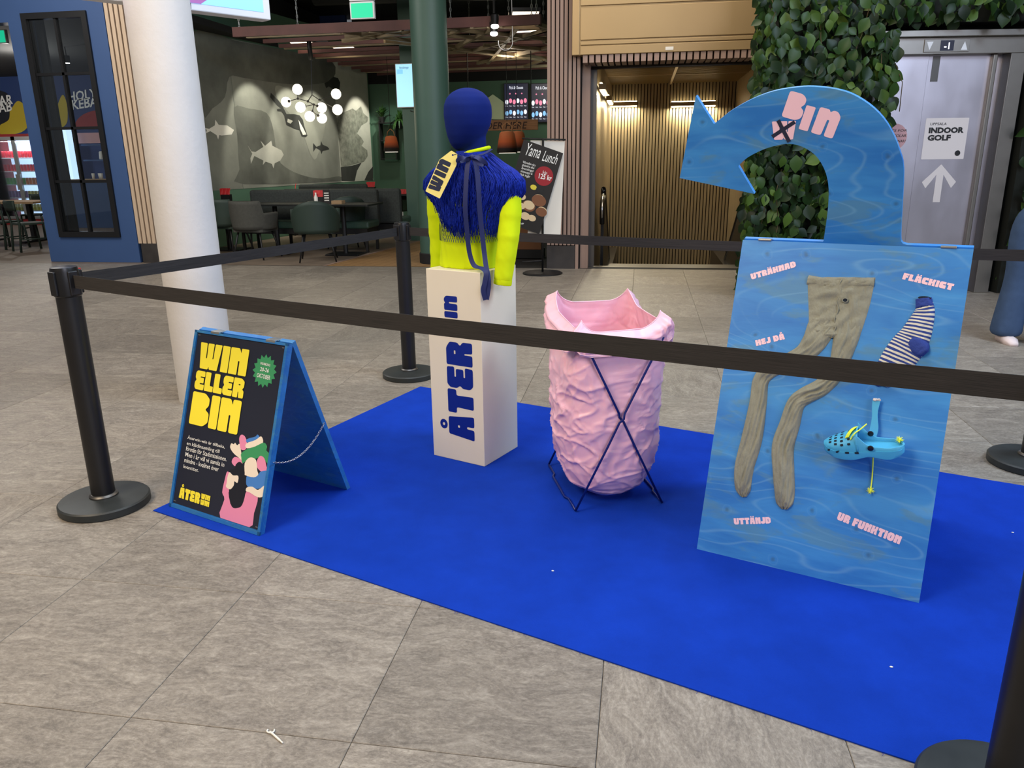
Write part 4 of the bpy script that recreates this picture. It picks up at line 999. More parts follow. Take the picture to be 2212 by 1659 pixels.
br = hp(1495, 210); u0, v0 = br; ul = u0 + sg * 1.82
disp = MB().flat([[(min(u0, ul), v0), (max(u0, ul), v0), (max(u0, ul), 1.09), (min(u0, ul), 1.09)]], TH, .002).build('display', 'screen_sky', hs)
q1, q2 = hp(420, 70), hp(525, 0); q3, q4 = hp(180, 35), hp(215, 0)
MB().flat([[q1, q2, (q2[0] + sg * -.05, q2[1] + .12), (q4[0], q4[1] + .1), q4, q3, (q3[0], v0), (q1[0], v0)]], TH, .004).build('purple_band', 'screen_purple', disp)
MB().flat([[(q4[0], q4[1] + .1), q4, q3, (ul, v0), (ul, .5)]], TH, .005).build('lilac_field', 'screen_lilac', disp)
s1 = hp(250, 50); s2 = hp(255, 155); MB().flat([[s1, s2, (s2[0] + sg * .32, s2[1] + .0), (s1[0] + sg * .32, s1[1])]], TH, .006).build('notice_strip', 'black_print', hs)
plain('lettering', 'Boka plats här', .014, TH @ T2(min(s1[0], s1[0] + sg * .30), (s1[1] + s2[1]) / 2 - .004), 'white_print', hs, z=.007, width=.14) if False else None
for k in (.35, 1.6): MB().tube([TH @ V3((sg * k, 1.15, -.05)), TH @ V3((sg * k, 2.4, -.05))], .012, 8).build('suspension_rod', 'zinc', hs, True)

# ================================================================= blue kebab shop front
YB = 10.08
xd = py_(110, 560, YB).x; xr = py_(303, 560, YB).x; zd = py_(24, 48, YB).z
wv = [py_(a, b, YB) for a, b in ((50, 33), (188, 19), (260, 513), (127, 511))]
wx0 = (wv[0].x + wv[3].x) / 2; wx1 = (wv[1].x + wv[2].x) / 2; wz0 = (wv[2].z + wv[3].z) / 2; wz1 = (wv[0].z + wv[1].z) / 2
wb_ = MB(); ty = YB + .22
for x0, x1, z0, z1 in ((xd, wx0, 0, 4.6), (wx1, xr, 0, 4.6), (wx0, wx1, 0, wz0), (wx0, wx1, wz1, 4.6), (-13, xd, zd, 4.6)): wb_.box(x0, x1, YB, ty, z0, z1)
struct(wb_.build('wall_shop', 'shop_blue'))
win = sroot('window_1', (wx0, YB, wz0)); ww, wh = wx1 - wx0, wz1 - wz0; ft = .075
fm = MB()
for x0, x1, z0, z1 in ((0, ft, 0, wh), (ww - ft, ww, 0, wh), (ft, ww - ft, 0, ft), (ft, ww - ft, wh - ft, wh)): fm.box(x0, x1, -.03, .10, z0, z1)
fm.build('window_frame', 'black_frame', win)
zs = [ft] + [py_(155 + 0 * k, y, YB).z - wz0 for k, y in enumerate((392, 277, 159))] + [wh - ft]; xm = ww * .50
MB().box(xm - .018, xm + .018, -.01, .05, ft, wh - ft).build('mullion', 'black_frame', win)
for z in zs[1:-1]: MB().box(ft, ww - ft, -.01, .05, z - .018, z + .018).build('glazing_bar', 'black_frame', win)
for i in range(4):
    for x0, x1 in ((ft, xm - .018), (xm + .018, ww - ft)): MB().box(x0, x1, .018, .024, zs[i] + .01, zs[i + 1] - .01).build('pane', 'pane_glass', win)
# slatted strip beside the blue wall
sl = sroot('wall_slat_strip', (xr, YB, 0))
MB().box(0, .42, .06, .12, 0, 4.6).build('backing', 'slat_backing', sl)
for k in range(5): MB().box(.012 + k * .072, .012 + k * .072 + .05, -.0, .06, .27, 4.6).build('slat', 'pale_wood_slat', sl)
MB().box(.05, .42, -.01, .055, 0, .27).build('stone_base', 'dark_stone', sl)
# kebab room
KY = 17.2
struct(MB().box(-24, -6.4, KY, KY + .1, 0, 4.6).build('wall_kebab_back', 'graffiti_blue'))
struct(MB().box(-24, -6.6, YB + .25, KY, 3.35, 3.45).build('ceiling_kebab', 'dark_ceiling'))
struct(MB().box(xr + .0, xr + .10, YB + .23, KY, 0, 4.6).build('wall_kebab_side', 'slat_backing'))
gr = thing('graffiti_mural', 'spray painted graffiti lettering above the drinks fridge', 'mural', (0, KY - .005, 0), 0)
def gpoly(name, m, pts, k=0.0):
    P = [py_(x, y, KY) for x, y in pts]; P = smoothpts([(p.x, p.z, 0) for p in P], 4, True)
    T = frameT((0, -.004 - k, 0), (1, 0, 0), (0, 0, 1)); return MB().flat([[tuple(p)[:2] for p in P]], T).build(name, m, gr)
gpoly('yellow_spray', 'graffiti_yellow', [(25, 235), (40, 218), (58, 235), (62, 270), (40, 288), (-5, 288), (5, 265)])
gpoly('black_outline', 'black_print', [(-20, 200), (8, 198), (20, 210), (22, 240), (16, 262), (-20, 268)], .004)
gpoly('yellow_spray', 'graffiti_yellow', [(122, 240), (135, 205), (145, 225), (146, 262), (135, 275), (124, 272)])
gpoly('red_spray', 'graffiti_red', [(165, 262), (185, 245), (215, 240), (222, 272), (170, 276)])
for tx, x, y, h in (('AR', 0, 228, .22), ('AB', 0, 243, .22), ('HOLY', 148, 220, .22), ('KEBAB', 156, 237, .22)):
    p = py_(x, y, KY); plain('lettering', tx, h * 1.3, frameT((p.x, -.010, p.z), (1, .0, .10), (-.1, 0, 1)), 'white_print', gr, bold=.02, shear=.2)
# drinks fridge with two glass doors
f0, f1 = py_(-30, 300, 16.4), py_(88, 300, 16.4); fz1 = 1.98
fg_ = thing('drinks_fridge', 'glass door drinks fridge glowing white behind the dining tables', 'fridge', (f0.x, 16.4, 0), 0); fw = f1.x - f0.x
MB().box(0, fw, .62, .68, 0, fz1).build('back', 'fridge_light', fg_)
bd = MB(); bd.box(-.05, 0, 0, .68, 0, fz1); bd.box(fw, fw + .05, 0, .68, 0, fz1); bd.box(-.05, fw + .05, 0, .68, fz1, fz1 + .06); bd.box(-.05, fw + .05, 0, .68, 0, .14); bd.build('cabinet', 'fridge_red', fg_)
for k in range(2):
    x0 = k * fw / 2; dr = MB()
    for a, b, c, d in ((x0, x0 + .05, .14, fz1), (x0 + fw / 2 - .05, x0 + fw / 2, .14, fz1), (x0, x0 + fw / 2, .14, .2), (x0, x0 + fw / 2, fz1 - .08, fz1)): dr.box(a, b, -.03, .0, c, d)
    do = dr.build('door', 'zinc', fg_); MB().box(x0 + .05, x0 + fw / 2 - .05, -.018, -.012, .2, fz1 - .08).build('pane', 'pane_glass', do)
    MB().box(x0 + (fw / 2 - .07 if k == 0 else .02), x0 + (fw / 2 - .04 if k == 0 else .05), -.06, -.03, .8, 1.15).build('handle', 'zinc', do)
shz = (.32, .62, .92, 1.22, 1.52); shn = ('bottom', 'second', 'third', 'fourth', 'top'); cc = (('can_yellow', 'yellow'), ('can_purple', 'purple'), ('can_green', 'green'), ('can_red', 'red'), ('can_red', 'red'))
for z in shz: MB().box(0, fw, .08, .6, z - .02, z).build('shelf', 'white_plastic', fg_)
cans = {}; cnt = {}; ORD = ('first', 'second', 'third', 'fourth', 'fifth', 'sixth', 'seventh', 'eighth', 'ninth', 'tenth', 'eleventh', 'twelfth', 'thirteenth')
for si, z in enumerate(shz):
    for k in range(int(fw / .085)):
        x = .07 + k * .085; half = 0 if x < fw / 2 else 1
        mt, cn = cc[si] if not (half and si in (1, 2)) else (('can_yellow', 'yellow') if si == 1 else ('can_orange', 'orange'))
        if mt not in cans: cans[mt] = MB().lathe([(.028, 0), (.033, .012), (.033, .135), (.026, .15)], 10).mesh('can', True); cans[mt].materials.append(MATS[mt])
        if not visible(f0.x + x, 16.52, z + .08, 0): continue
        cnt[(si, half)] = cnt.get((si, half), 0) + 1; o = inst('drink_can', cans[mt], None, (f0.x + x, 16.54, z)); tag(o, f'{ORD[cnt[(si, half)] - 1]} {cn} can from the left, {shn[si]} fridge shelf, {("left", "right")[half]} glass door', 'can', f'{cn} cans on the {shn[si]} shelf {("left", "right")[half]} side')
area('fridge_lamp', (f0.x + fw / 2, 16.42, 1.88), (f0.x + fw / 2, 16.62, .6), 1.4, 26, (.85, .93, 1.0), .1)
# kebab back counter seen through the window
KX = py_(178, 400, 15.6).x
kc = thing('bar_counter', 'dark counter with shelves seen through the black gridded window', 'counter', (KX, 15.6, 0), 0)
MB().box(-.9, 1.3, 0, .5, 0, 1.0).build('body', 'shop_blue', kc); MB().box(-.95, 1.35, -.04, .52, 1.0, 1.04).build('worktop', 'wood_pale', kc)
MB().box(-.3, 1.2, .55, .75, 1.42, 1.45).build('shelf', 'shop_blue', kc); MB().box(-.3, 1.2, .55, .75, 1.75, 1.78).build('shelf', 'shop_blue', kc)
MB().box(-.75, -.42, .3, .5, 1.04, 2.1).build('side_panel', 'fridge_light', kc)
MB().box(-.4, .35, .50, .53, 1.80, 2.02).build('menu_strip', 'sticker_pink', kc)
gl = MB().lathe([(.026, 0), (.034, .12), (.03, .12), (.024, .01)], 10).mesh('glass', True); gl.materials.append(MATS['paper_white'])
for k in range(9): tag(inst('drinking_glass', gl, None, (KX + .15 + k * .10, 15.8 + (k % 2) * .08, 1.04)), f'{ORD[k]} clear drinking glass from the left on the counter behind the gridded window', 'glass', 'glasses on the kebab counter')
for jn_, x, h in (('leftmost pale', KX + .1, .16), ('middle low pale', KX + .6, .14), ('rightmost tall pale', KX + .85, .18)):
    tag(MB().lathe([(.05, 0), (.06, .02), (.05, h), (.03, h + .02)], 12).build('jar', 'paper_white', None, True, loc=(x, 16.25, 1.45)), f'{jn_} jar on the upper shelf behind the gridded window', 'jar', 'jars on the kebab shelf')
kl = thing('track_spotlight', 'small black ceiling spotlight inside the kebab shop window', 'lamp', py_(144, 128, 13.2), 0)
MB().lathe([(.05, -.06), (.055, .06)], 14).build('shade', 'black_metal', kl, True, sharp=40); MB().lathe([(.04, -.066), (.04, -.062)], 14).build('bulb', 'spot_glow', kl); MB().tube([(0, 0, .06), (0, 0, .5)], .01, 6).build('stem', 'black_metal', kl)
point('kebab_lamp', (KX + .6, 13.6, 2.9), 70, NEUT, .1); point('kebab_lamp_left', (KX - 3.0, 14.2, 2.9), 80, NEUT, .1)
struct(MB().box(wx0 - .30, wx0 + .10, YB + .23, YB + .28, 0, 3.3).build('wall_partition', 'slat_backing'))
# wooden chairs and table in the kebab shop
def wood_chair(label, loc, rz, m='chair_green'):
    c = thing('dining_chair', label, 'chair', loc, rz, 'dining chairs in the kebab shop')
    st_ = MB().slab([roundpoly([(-.21, -.2), (.21, -.2), (.19, .2), (-.19, .2)], .06)], .43, .46); st_.build('seat', m, c)
    for sx in (-1, 1):
        MB().tube([(sx * .19, -.17, .43), (sx * .21, -.2, 0)], .019, 8).build('leg', m, c, True)
        MB().tube([(sx * .17, .24, 0), (sx * .175, .19, .45), (sx * .19, .24, .80)], .019, 8).build('leg', m, c, True)
        MB().tube([(sx * .2, -.18, .2), (sx * .175, .21, .2)], .011, 6).build('stretcher', m, c, True)
    MB().grid(lambda u, v: V3((-.215 + .43 * u, .235 + .035 * sin(pi * u), .66 + .16 * v)), 10, 4).build('backrest', m, c, True).modifiers.new('s', 'SOLIDIFY').thickness = .02
    return c
def at_floor(px, py): p = pz(px, py); return (p.x, p.y, 0)
wood_chair('dark green dining chair nearest the blue wall in the kebab shop', at_floor(72, 541), 150)
wood_chair('dark green dining chair half cut off at the left edge of the picture', at_floor(22, 536), 175)
wood_chair('dark dining chair facing the front chairs across the pale table', (at_floor(45, 520)[0], at_floor(45, 520)[1] + .5, 0), 10)
kt = thing('dining_table', 'pale wood dining table behind the two kebab shop chairs', 'table', at_floor(40, 522), 0)
MB().box(-1.0, .75, -.35, .35, .70, .735).build('table_top', 'wood_pale', kt)
for x in (-.6, .35):
    MB().box(x - .035, x + .035, -.035, .035, 0, .70).build('leg', 'black_metal', kt); MB().box(x - .04, x + .04, -.3, .3, 0, .03).build('foot', 'black_metal', kt)
ex = thing('exit_sign', 'green exit sign hanging in the kebab shop doorway at the left edge', 'sign', py_(3, 80, 11.0), 0)
MB().box(-.30, .09, -.02, .03, -.09, .10).build('housing', 'white_plastic', ex); MB().box(-.28, .075, -.025, -.02, -.075, .085).build('panel', 'exit_green', ex)

# ================================================================= sushi restaurant: mural wall
MB0 = pz(458.6, 411.8, .92); MA = 81.0; md = V3((cos(radians(MA)), sin(radians(MA)), 0)); mn = V3((md.y, -md.x, 0))    # mn points into the room
def mt_(px, py): p = pplane(px, py, (MB0.x, MB0.y), MA); return ((p - MB0).dot(md), p.z)
tE = mt_(806, 389)[0]; zT_ = (mt_(416.6, 68)[1] + mt_(717, 129)[1]) / 2
TMu = frameT((MB0.x, MB0.y, 0), md, (0, 0, 1)); 
wtop = mt_(587, 31)[1]; tS = (10.35 - MB0.y) / md.y
struct(MB().box(tS, tE + .05, 0, wtop + .02, -.15 if (TMu.to_3x3() @ V3((0, 0, 1))).dot(mn) > 0 else 0, 0 if (TMu.to_3x3() @ V3((0, 0, 1))).dot(mn) > 0 else .15, TMu).build('wall_mural', 'restaurant_green'))
MS = 1 if (TMu.to_3x3() @ V3((0, 0, 1))).dot(mn) > 0 else -1
t1, t2 = mt_(510, 270)[0], mt_(728, 270)[0]
mu = thing('wall_mural_print', 'grey underwater photo mural of a diver and fish on the green wall', 'mural', (MB0.x, MB0.y, 0), MA)
def mflat(pts, k):                                              # in the mural's own frame: x along the wall, z up, -y into the room
    return frameT((0, -.002 - k, 0), (1, 0, 0), (0, 0, 1))
def mpoly(name, m, pts, k=.002, sm_=True, parent=None, px=True):
    q = [mt_(*p) for p in pts] if px else pts
    if sm_: q = [tuple(p)[:2] for p in smoothpts([(a, b, 0) for a, b in q], 3, True)]
    return MB().flat([q], mflat(None, k)).build(name, m, parent or mu)
zb = .92
for a, b, m in ((tS, t1 - .004, 'mural_mid'), (t1 + .004, t2 - .004, 'mural_mid'), (t2 + .004, tE, 'mural_light')): MB().slab([[(a, zb), (b, zb), (b, zT_), (a, zT_)]], 0, .004, frameT((0, 0, 0), (1, 0, 0), (0, 0, 1))).build('panel', m, mu)
Z2 = lambda x, y: (380 + x / 4.096, y / 4.096)
mpoly('dark_water', 'mural_dark', [Z2(*p) for p in ((150, 285), (520, 360), (1000, 450), (1375, 540), (1385, 700), (1180, 750), (900, 735), (600, 690), (470, 680), (430, 860), (320, 960), (230, 1000))], .004)
mpoly('dark_reef', 'mural_dark', [Z2(*p) for p in ((510, 950), (640, 960), (800, 1000), (860, 1150), (900, 1400), (1000, 1500), (1150, 1560), (1300, 1580), (1440, 1560), (1450, 1600), (600, 1630), (560, 1500), (540, 1200))], .004)
mpoly('light_shaft', 'mural_soft', [Z2(*p) for p in ((880, 760), (1000, 790), (1230, 900), (1320, 1000), (1300, 1200), (1240, 1400), (1190, 1370), (1120, 1180), (1000, 1000), (900, 880))], .005)
mpoly('rock_figure', 'mural_rock', [Z2(*p) for p in ((1415, 1050), (1470, 1000), (1560, 960), (1590, 980), (1635, 940), (1655, 1000), (1700, 1040), (1690, 1080), (1640, 1110), (1600, 1180), (1640, 1220), (1660, 1255), (1640, 1290), (1690, 1330), (1695, 1380), (1660, 1430), (1460, 1480), (1440, 1250))], .006, False)
mpoly('reef_dark', 'mural_black', [Z2(*p) for p in ((1455, 1480), (1560, 1465), (1640, 1440), (1600, 1510), (1580, 1600), (1465, 1600))], .006, False)
mpoly('reef_dark', 'mural_black', [Z2(*p) for p in ((1742, 1470), (1700, 1520), (1665, 1595), (1742, 1592))], .006, False)
mpoly('shark', 'mural_pale', [Z2(*p) for p in ((240, 1130), (290, 1140), (340, 1110), (345, 1060), (375, 1105), (450, 1110), (510, 1150), (490, 1190), (400, 1200), (380, 1195), (370, 1235), (355, 1195), (300, 1160), (260, 1180), (270, 1150))], .007, False)
mpoly('tuna', 'mural_light', [Z2(*p) for p in ((630, 1285), (665, 1340), (700, 1345), (770, 1300), (745, 1245), (785, 1290), (840, 1245), (850, 1290), (930, 1330), (950, 1370), (920, 1420), (870, 1445), (860, 1490), (845, 1450), (790, 1430), (765, 1460), (770, 1420), (690, 1380), (660, 1450), (655, 1400), (672, 1360))], .007, False)
mpoly('small_fish', 'mural_black', [Z2(*p) for p in ((1210, 1265), (1240, 1300), (1275, 1285), (1280, 1245), (1295, 1280), (1340, 1300), (1355, 1320), (1295, 1335), (1285, 1365), (1275, 1330), (1235, 1310), (1212, 1345))], .007, False)
mpoly('dark_fish', 'mural_black', [Z2(*p) for p in ((1310, 735), (1345, 720), (1365, 700), (1390, 680), (1430, 690), (1450, 730), (1445, 790), (1400, 800), (1350, 765), (1325, 780))], .007, False)
dv = mpoly('diver', 'mural_black', [Z2(*p) for p in ((835, 820), (905, 890), (940, 940), (975, 1010), (1040, 1010), (1090, 1020), (1120, 1060), (1130, 1110), (1160, 1200), (1145, 1215), (1110, 1205), (1090, 1150), (1050, 1140), (975, 1105), (955, 1020), (930, 985), (895, 985), (890, 965), (925, 960), (890, 930), (830, 860))], .008, False)
mpoly('diver_tank', 'mural_pale', [Z2(*p) for p in ((1080, 1060), (1120, 1130), (1150, 1190), (1120, 1195), (1095, 1140))], .010, False); mpoly('diver_vest', 'mural_light', [Z2(*p) for p in ((985, 1050), (1030, 1070), (1010, 1095), (980, 1080))], .010, False)
# picture lights over the mural
for px in (540, 622, 672, 768):
    t_, _ = mt_(px, 250); w = MB0 + md * t_ + mn * 1.0
    spot('mural_spot', (w.x, w.y, 3.05), tuple(MB0 + md * (t_ + .1) + V3((0, 0, .9))), 120, (1.0, .95, .82), 62, .35, .04)
# back walls
LZ0 = 2.98
yE = (MB0 + md * tE).y
struct(MB().box((MB0 + md * tE).x - .3, -.80, yE + .1, yE + .2, 0, LZ0).build('wall_restaurant_back', 'restaurant_green'))
struct(MB().box((MB0 + md * tE).x - .3, -.80, yE + .1, yE + .2, LZ0, 4.4).build('wall_restaurant_upper', 'dark_ceiling'))
struct(MB().box(-7.0, -.80, 9.95, yE + .3, 4.35, 4.45).build('ceiling_restaurant', 'dark_ceiling'))
struct(MB().box(-.90, -.80, 10.3, yE + .2, 0, 4.4).build('wall_restaurant_right', 'restaurant_green'))
point('restaurant_lamp', (-2.4, 14.5, 3.0), 26, WARM, .15); point('restaurant_lamp_back', (-1.0, 15.5, 2.9), 12, (.9, 1.0, .85), .15)
spot('green_wall_spot', ((MB0 + md * tE).x + .8, yE - 1.2, 3.4), ((MB0 + md * tE).x + .5, yE, .8), 60, (.85, 1.0, .85), 70, .5)
# green columns
gc = struct(MB().lathe([(.235, 0), (.235, 4.4)], 40).build('column_1', 'column_green', None, True, loc=(pz(938, 570).x, pz(938, 570).y + .2, 0), sharp=40))
MB().lathe([(.25, 0), (.25, .13), (.24, .14)], 40).build('foot_collar', 'slat_backing', gc, True, sharp=40)
gx = py_(872, 300, 13.2).x; struct(MB().box(gx, gx + .55, 13.2, 13.6, 0, 4.3).build('column_2', 'column_green'))
os_ = thing('order_screen', 'tall pale blue portrait order screen beside the green column', 'screen', py_(876, 185, 13.13), 0)
a, b = py_(853, 138, 13.13), py_(899, 232, 13.13); sw, sh_ = (b.x - a.x) / 2, (a.z - b.z) / 2
MB().box(-sw, sw, 0, .06, -sh_, sh_).build('housing', 'white_plastic', os_, bevel=.006); MB().box(-sw + .012, sw - .012, -.004, 0, -sh_ + .012, sh_ - .012).build('display', 'screen_blue', os_)
Tos = frameT((0, -.006, 0), (1, 0, 0), (0, 0, 1)); plain('lettering', 'Beställningar', .05, Tos @ T2(-.09, sh_ - .08), 'navy_vinyl', os_, z=0, width=.16); MB().flat([[(-sw + .03, sh_ - .16), (-sw + .13, sh_ - .16), (-sw + .13, sh_ - .09), (-sw + .03, sh_ - .09)]], Tos).build('number_tile', 'screen_sky', os_)
MB().tube([(sw - .05, .03, -sh_), (sw - .02, .05, -sh_ - .08), (sw - .12, .05, -sh_ - .05)], .006, 6).build('cable', 'black_metal', os_, True)
# ---------------------------------------------------------------- hanging timber lattice
LZ = 3.18; lt = thing('timber_lattice', 'dark red brown timber lattice hanging on chains under the restaurant ceiling', 'ceiling frame', (0, 0, LZ), 0)
lf = py_(498, 70, 10.6); l0 = pz(498, 68, LZ); l1 = pz(1150, 45, LZ); yl0 = (l0.y + l1.y) / 2
bme = {}
def lbar(a, b, m, w=.05, h=.11): MB().bar((a[0], a[1], 0), (b[0], b[1], 0), w, h).build('beam', m, lt)
lbar((l0.x, yl0), (l1.x + .12, yl0), 'lattice_red', .06, .13)
lbar((l1.x + .10, yl0), (l1.x + .10, yE - .1), 'lattice_red', .06, .13)
leftx = lambda y: max((MB0 + md * ((y - MB0.y) / md.y)).x + .25, l0.x + 0 * y)
for k in range(15):
    y = yl0 + .40 + k * .43; lbar((leftx(y), y + .12 * (k % 3)), (l1.x + .08, y - .15 * (k % 2)), 'lattice_red' if k % 3 else 'lattice_tan', .05, .055)
for a, b in (((-3.9, yl0), (-2.0, 12.8)), ((-2.85, yl0), (-4.6, 12.2)), ((-2.85, yl0), (-.98, 13.4)), ((-2.0, yl0), (-3.6, 14.2)), ((-1.5, yl0), (-.95, 13.0)), ((-1.0, yl0), (-2.9, 13.8)), ((-4.0, 12.4), (-1.8, 15.2)), ((-3.2, 15.6), (-.8, 12.8)), ((-2.6, 13.2), (-.95, 14.6)), ((-1.2, yl0 + .2), (-1.9, 12.6)), ((-4.3, yl0), (-3.0, 13.4)), ((-3.4, yl0), (-4.4, 11.8)), ((-2.4, yl0), (-3.3, 12.4)), ((-1.8, 11.6), (-3.0, 15.6)), ((-3.6, 13.0), (-1.2, 16.4)), ((-1.0, 13.6), (-2.4, 16.4)), ((-2.2, yl0), (-.98, 12.0)), ((-1.6, 13.0), (-.98, 15.6))):
    MB().bar((a[0], a[1], -.055), (b[0], b[1], -.055), .055, .05).build('diagonal_beam', 'lattice_tan', lt)
for x, y in ((l0.x + .1, yl0), (l0.x + 1.0, yl0), (-2.9, yl0), (-2.7, yl0), (-1.9, yl0 + .1), (-1.5, yl0), (-1.1, yl0), (-.75, yl0 + .3), (l1.x, yl0), (l1.x + .1, yl0 + .5), (-3.4, 12.0), (-2.4, 12.6), (-1.2, 12.4), (-3.0, 14.0), (-1.0, 14.2)):
    cm = MB(); n = 20
    for k in range(n):
        z = .06 + k * .056; T = Matrix.Translation((x, y, z)) @ Matrix.Rotation(k * pi / 2, 4, 'Z') @ Matrix.Rotation(pi / 2, 4, 'X')
        cm.tube([(.011 * cos(t), .032 * sin(t), 0) for t in [2 * pi * i / 8 for i in range(8)]], .005, 4, True, T)
    cm.build('chain', 'zinc', lt)
for k, (px, py, y) in enumerate(((655, 110, 13.5), (690, 120, 13.8), (745, 134, 14.2), (822, 100, 12.4), (1135, 80, 11.6), (1140, 122, 13.2), (830, 155, 15.0))):
    p = py_(px, py, y); p.z = max(p.z, LZ + .12); pn = thing('ceiling_panel_lamp', ('warm glowing ceiling panel beside the mural top', 'warm glowing ceiling panel above the chandelier', 'warm glowing ceiling panel right of the chandelier stem', 'warm glowing ceiling panel above the order screen', 'white glowing ceiling panel left of the slatted column', 'white glowing ceiling panel above the menu screens', 'small warm ceiling panel at the far end of the mural')[k], 'lamp', p, 12)
    MB().box(-.20, .20, -.16, .16, 0, .05).build('housing', 'black_metal', pn); MB().box(-.18, .18, -.14, .14, -.012, -.001).build('diffuser', 'panel_glow', pn)
for k, (px, py) in enumerate(((1069, 57), (1067, 73))):
    p = py_(px, py, 11.2 + k * .15); q = thing('ceiling_spotlight', ('upper bright spotlight of the pair above the mannequin', 'lower bright spotlight of the pair above the mannequin')[k], 'lamp', p, 20)
    MB().lathe([(.05, .02), (.06, .14), (.03, .16)], 14).build('shade', 'black_metal', q, True, sharp=40); MB().ball((0, 0, 0), (.055, .055, .03), 14, 8).build('bulb', 'spot_glow', q, True); MB().tube([(0, 0, .16), (0, 0, .6)], .01, 6).build('stem', 'black_metal', q)
lp = py_(1092, 95, 11.4); tag(MB().tube([lp + V3((.10 * cos(t), 0, .10 * sin(t) + .02)) for t in [radians(a) for a in range(165, 385, 12)]] + [lp + V3((.1, 0, .09)), V3((lp.x + .08, lp.y, 4.36))], .006, 6).build('cable_loop', 'white_plastic', None, True), 'loose white cable loop hanging under the timber lattice', 'cable')
ex = thing('exit_sign', 'green glowing exit sign above the timber lattice', 'sign', py_(782, 22, 10.2), 0)
MB().box(-.16, .16, 0, .05, -.10, .10).build('housing', 'white_plastic', ex, bevel=.005); MB().box(-.14, .14, -.006, 0, -.085, .08).build('panel', 'exit_green', ex); MB().box(-.16, .16, 0, .05, .11, .22).build('mount', 'white_plastic', ex)
for k, (z, y, r) in enumerate(((3.9, 11.5, .16), (4.05, 13.4, .2))):
    tag(MB().tube([(-5.5, y, z), (-1.0, y + .3, z)], r, 16).build('air_duct', 'duct_dark', None, True), ('front dark air duct under the black restaurant ceiling', 'rear dark air duct under the black restaurant ceiling')[k], 'duct')
# ---------------------------------------------------------------- chandelier
cy_ = 12.3
cd = thing('chandelier', 'branching black chandelier with eight glowing globes before the mural', 'lamp', py_(673, 205, cy_), 0); c0 = V3(cd.location)
hub = py_(674, 205, cy_) - c0; gl_ = [(642.5, 193), (618, 220.5), (649, 231.5), (695, 232.5), (729, 237), (726, 203), (669, 251.5), (695.5, 255.5)]
jn = [(643.5, 213, 0), (665, 219, 1), (690, 216, 2), (675, 241, 3), (678, 226, 4)]
J = [py_(x, y, cy_ + .05 * ((k % 3) - 1)) - c0 for k, (x, y, _) in enumerate(jn)]
ct = py_(668, 102, cy_) - c0
MB().tube([hub, py_(672, 130, cy_) - c0], .007, 6).build('stem', 'black_metal', cd); MB().tube([py_(672, 130, cy_) - c0, V3((ct.x, ct.y, LZ - c0.z))], .035, 10).build('ceiling_tube', 'black_metal', cd, True)
for a, b in ((hub, J[1]), (hub, J[2]), (J[1], J[0]), (J[1], J[4]), (J[4], J[3])): MB().tube([a, b], .007, 6).build('arm', 'black_metal', cd)
for j in J: MB().ball(j, .02, 10, 6).build('joint', 'black_metal', cd, True)
for k, (gx_, gy_) in enumerate(gl_):
    p = py_(gx_, gy_, cy_ + (.12 if k % 2 else -.12)) - c0; j = J[(0, 0, 4, 4, 2, 2, 3, 3)[k]]; d = (j - p).normalized()
    MB().tube([j, p + d * .07], .006, 6).build('arm', 'black_metal', cd)
    g = MB().ball(p, .079, 20, 12).build('globe', 'globe_glow', cd, True); MB().tube([p + d * .068, p + d * .09], .024, 10).build('socket', 'black_metal', g, True)
point('chandelier_light', tuple(c0 + V3((0, -.1, -.4))), 16, (1.0, .85, .6), .2)
# ---------------------------------------------------------------- booths, chairs and tables
def booth(label, fx, fy, L, flip):
    o = thing('booth_bench', label, 'bench', (fx, fy, 0), 0, 'upholstered booth benches'); s = flip
    MB().box(-L, 0, min(0, s * .52), max(0, s * .52), .36, .47).build('seat', 'green_vinyl', o, bevel=.03)
    MB().box(-L, 0, min(s * .47, s * .60), max(s * .47, s * .60), .38, .93).build('backrest', 'sofa_felt', o, bevel=.04)
    MB().box(-L + .04, -.04, min(s * .04, s * .55), max(s * .04, s * .55), .28, .37).build('rail', 'black_metal', o)
    for x in (-L + .06, -.06):
        for y in (.05, .53): MB().box(x - .02, x + .02, s * y - .02, s * y + .02, 0, .30).build('leg', 'black_metal', o)
    return o
f_ = pz(800, 546); booth('long dark booth bench with green seat below the mural', f_.x, f_.y, 2.15, 1)
booth('second booth bench standing back to back behind the long one', f_.x + .28, f_.y + 1.35, 2.0, -1)
booth('green wall bench partly hidden behind the white pillar', f_.x - 1.1, f_.y + 2.6, 1.4, 1)
def shell_chair(label, loc, rz, m, rounded=False):
    c = thing('armchair', label, 'chair', (loc[0], loc[1], 0), rz, 'upholstered armchairs in the restaurant')
    def sf(u, v):                                               # u around from right arm over the back to left arm, v up
        a = pi * (u * 1.24 - .12); x = .29 * cos(a); y = .30 * sin(a) - .02
        hb = .80 if rounded else (.83 if abs(cos(a)) < .80 else .66)
        h = .43 + (hb - .43) * v; fl2 = 1 + .10 * v
        return V3((x * fl2, y * fl2 * (1.0), h if not rounded else .40 + (.40 * sin(a) ** .5 * 1.0 + .04) * v if sin(a) > 0 else h * .9))
    b = MB().grid(sf, 33, 9).build('shell', m, c, True); md_ = b.modifiers.new('s', 'SOLIDIFY'); md_.thickness = .045; md_.offset = 0
    MB().slab([roundpoly([(-.25, -.27), (.25, -.27), (.25, .22), (-.25, .22)], .08)], .39, .48).build('seat', m, c, bevel=.02)
    for sx in (-1, 1):
        for sy in (-1, 1): MB().tube([(sx * .17, sy * .16, .41), (sx * .25, sy * .25, 0)], [.016, .011], 8).build('leg', 'black_metal', c, True)
    return c
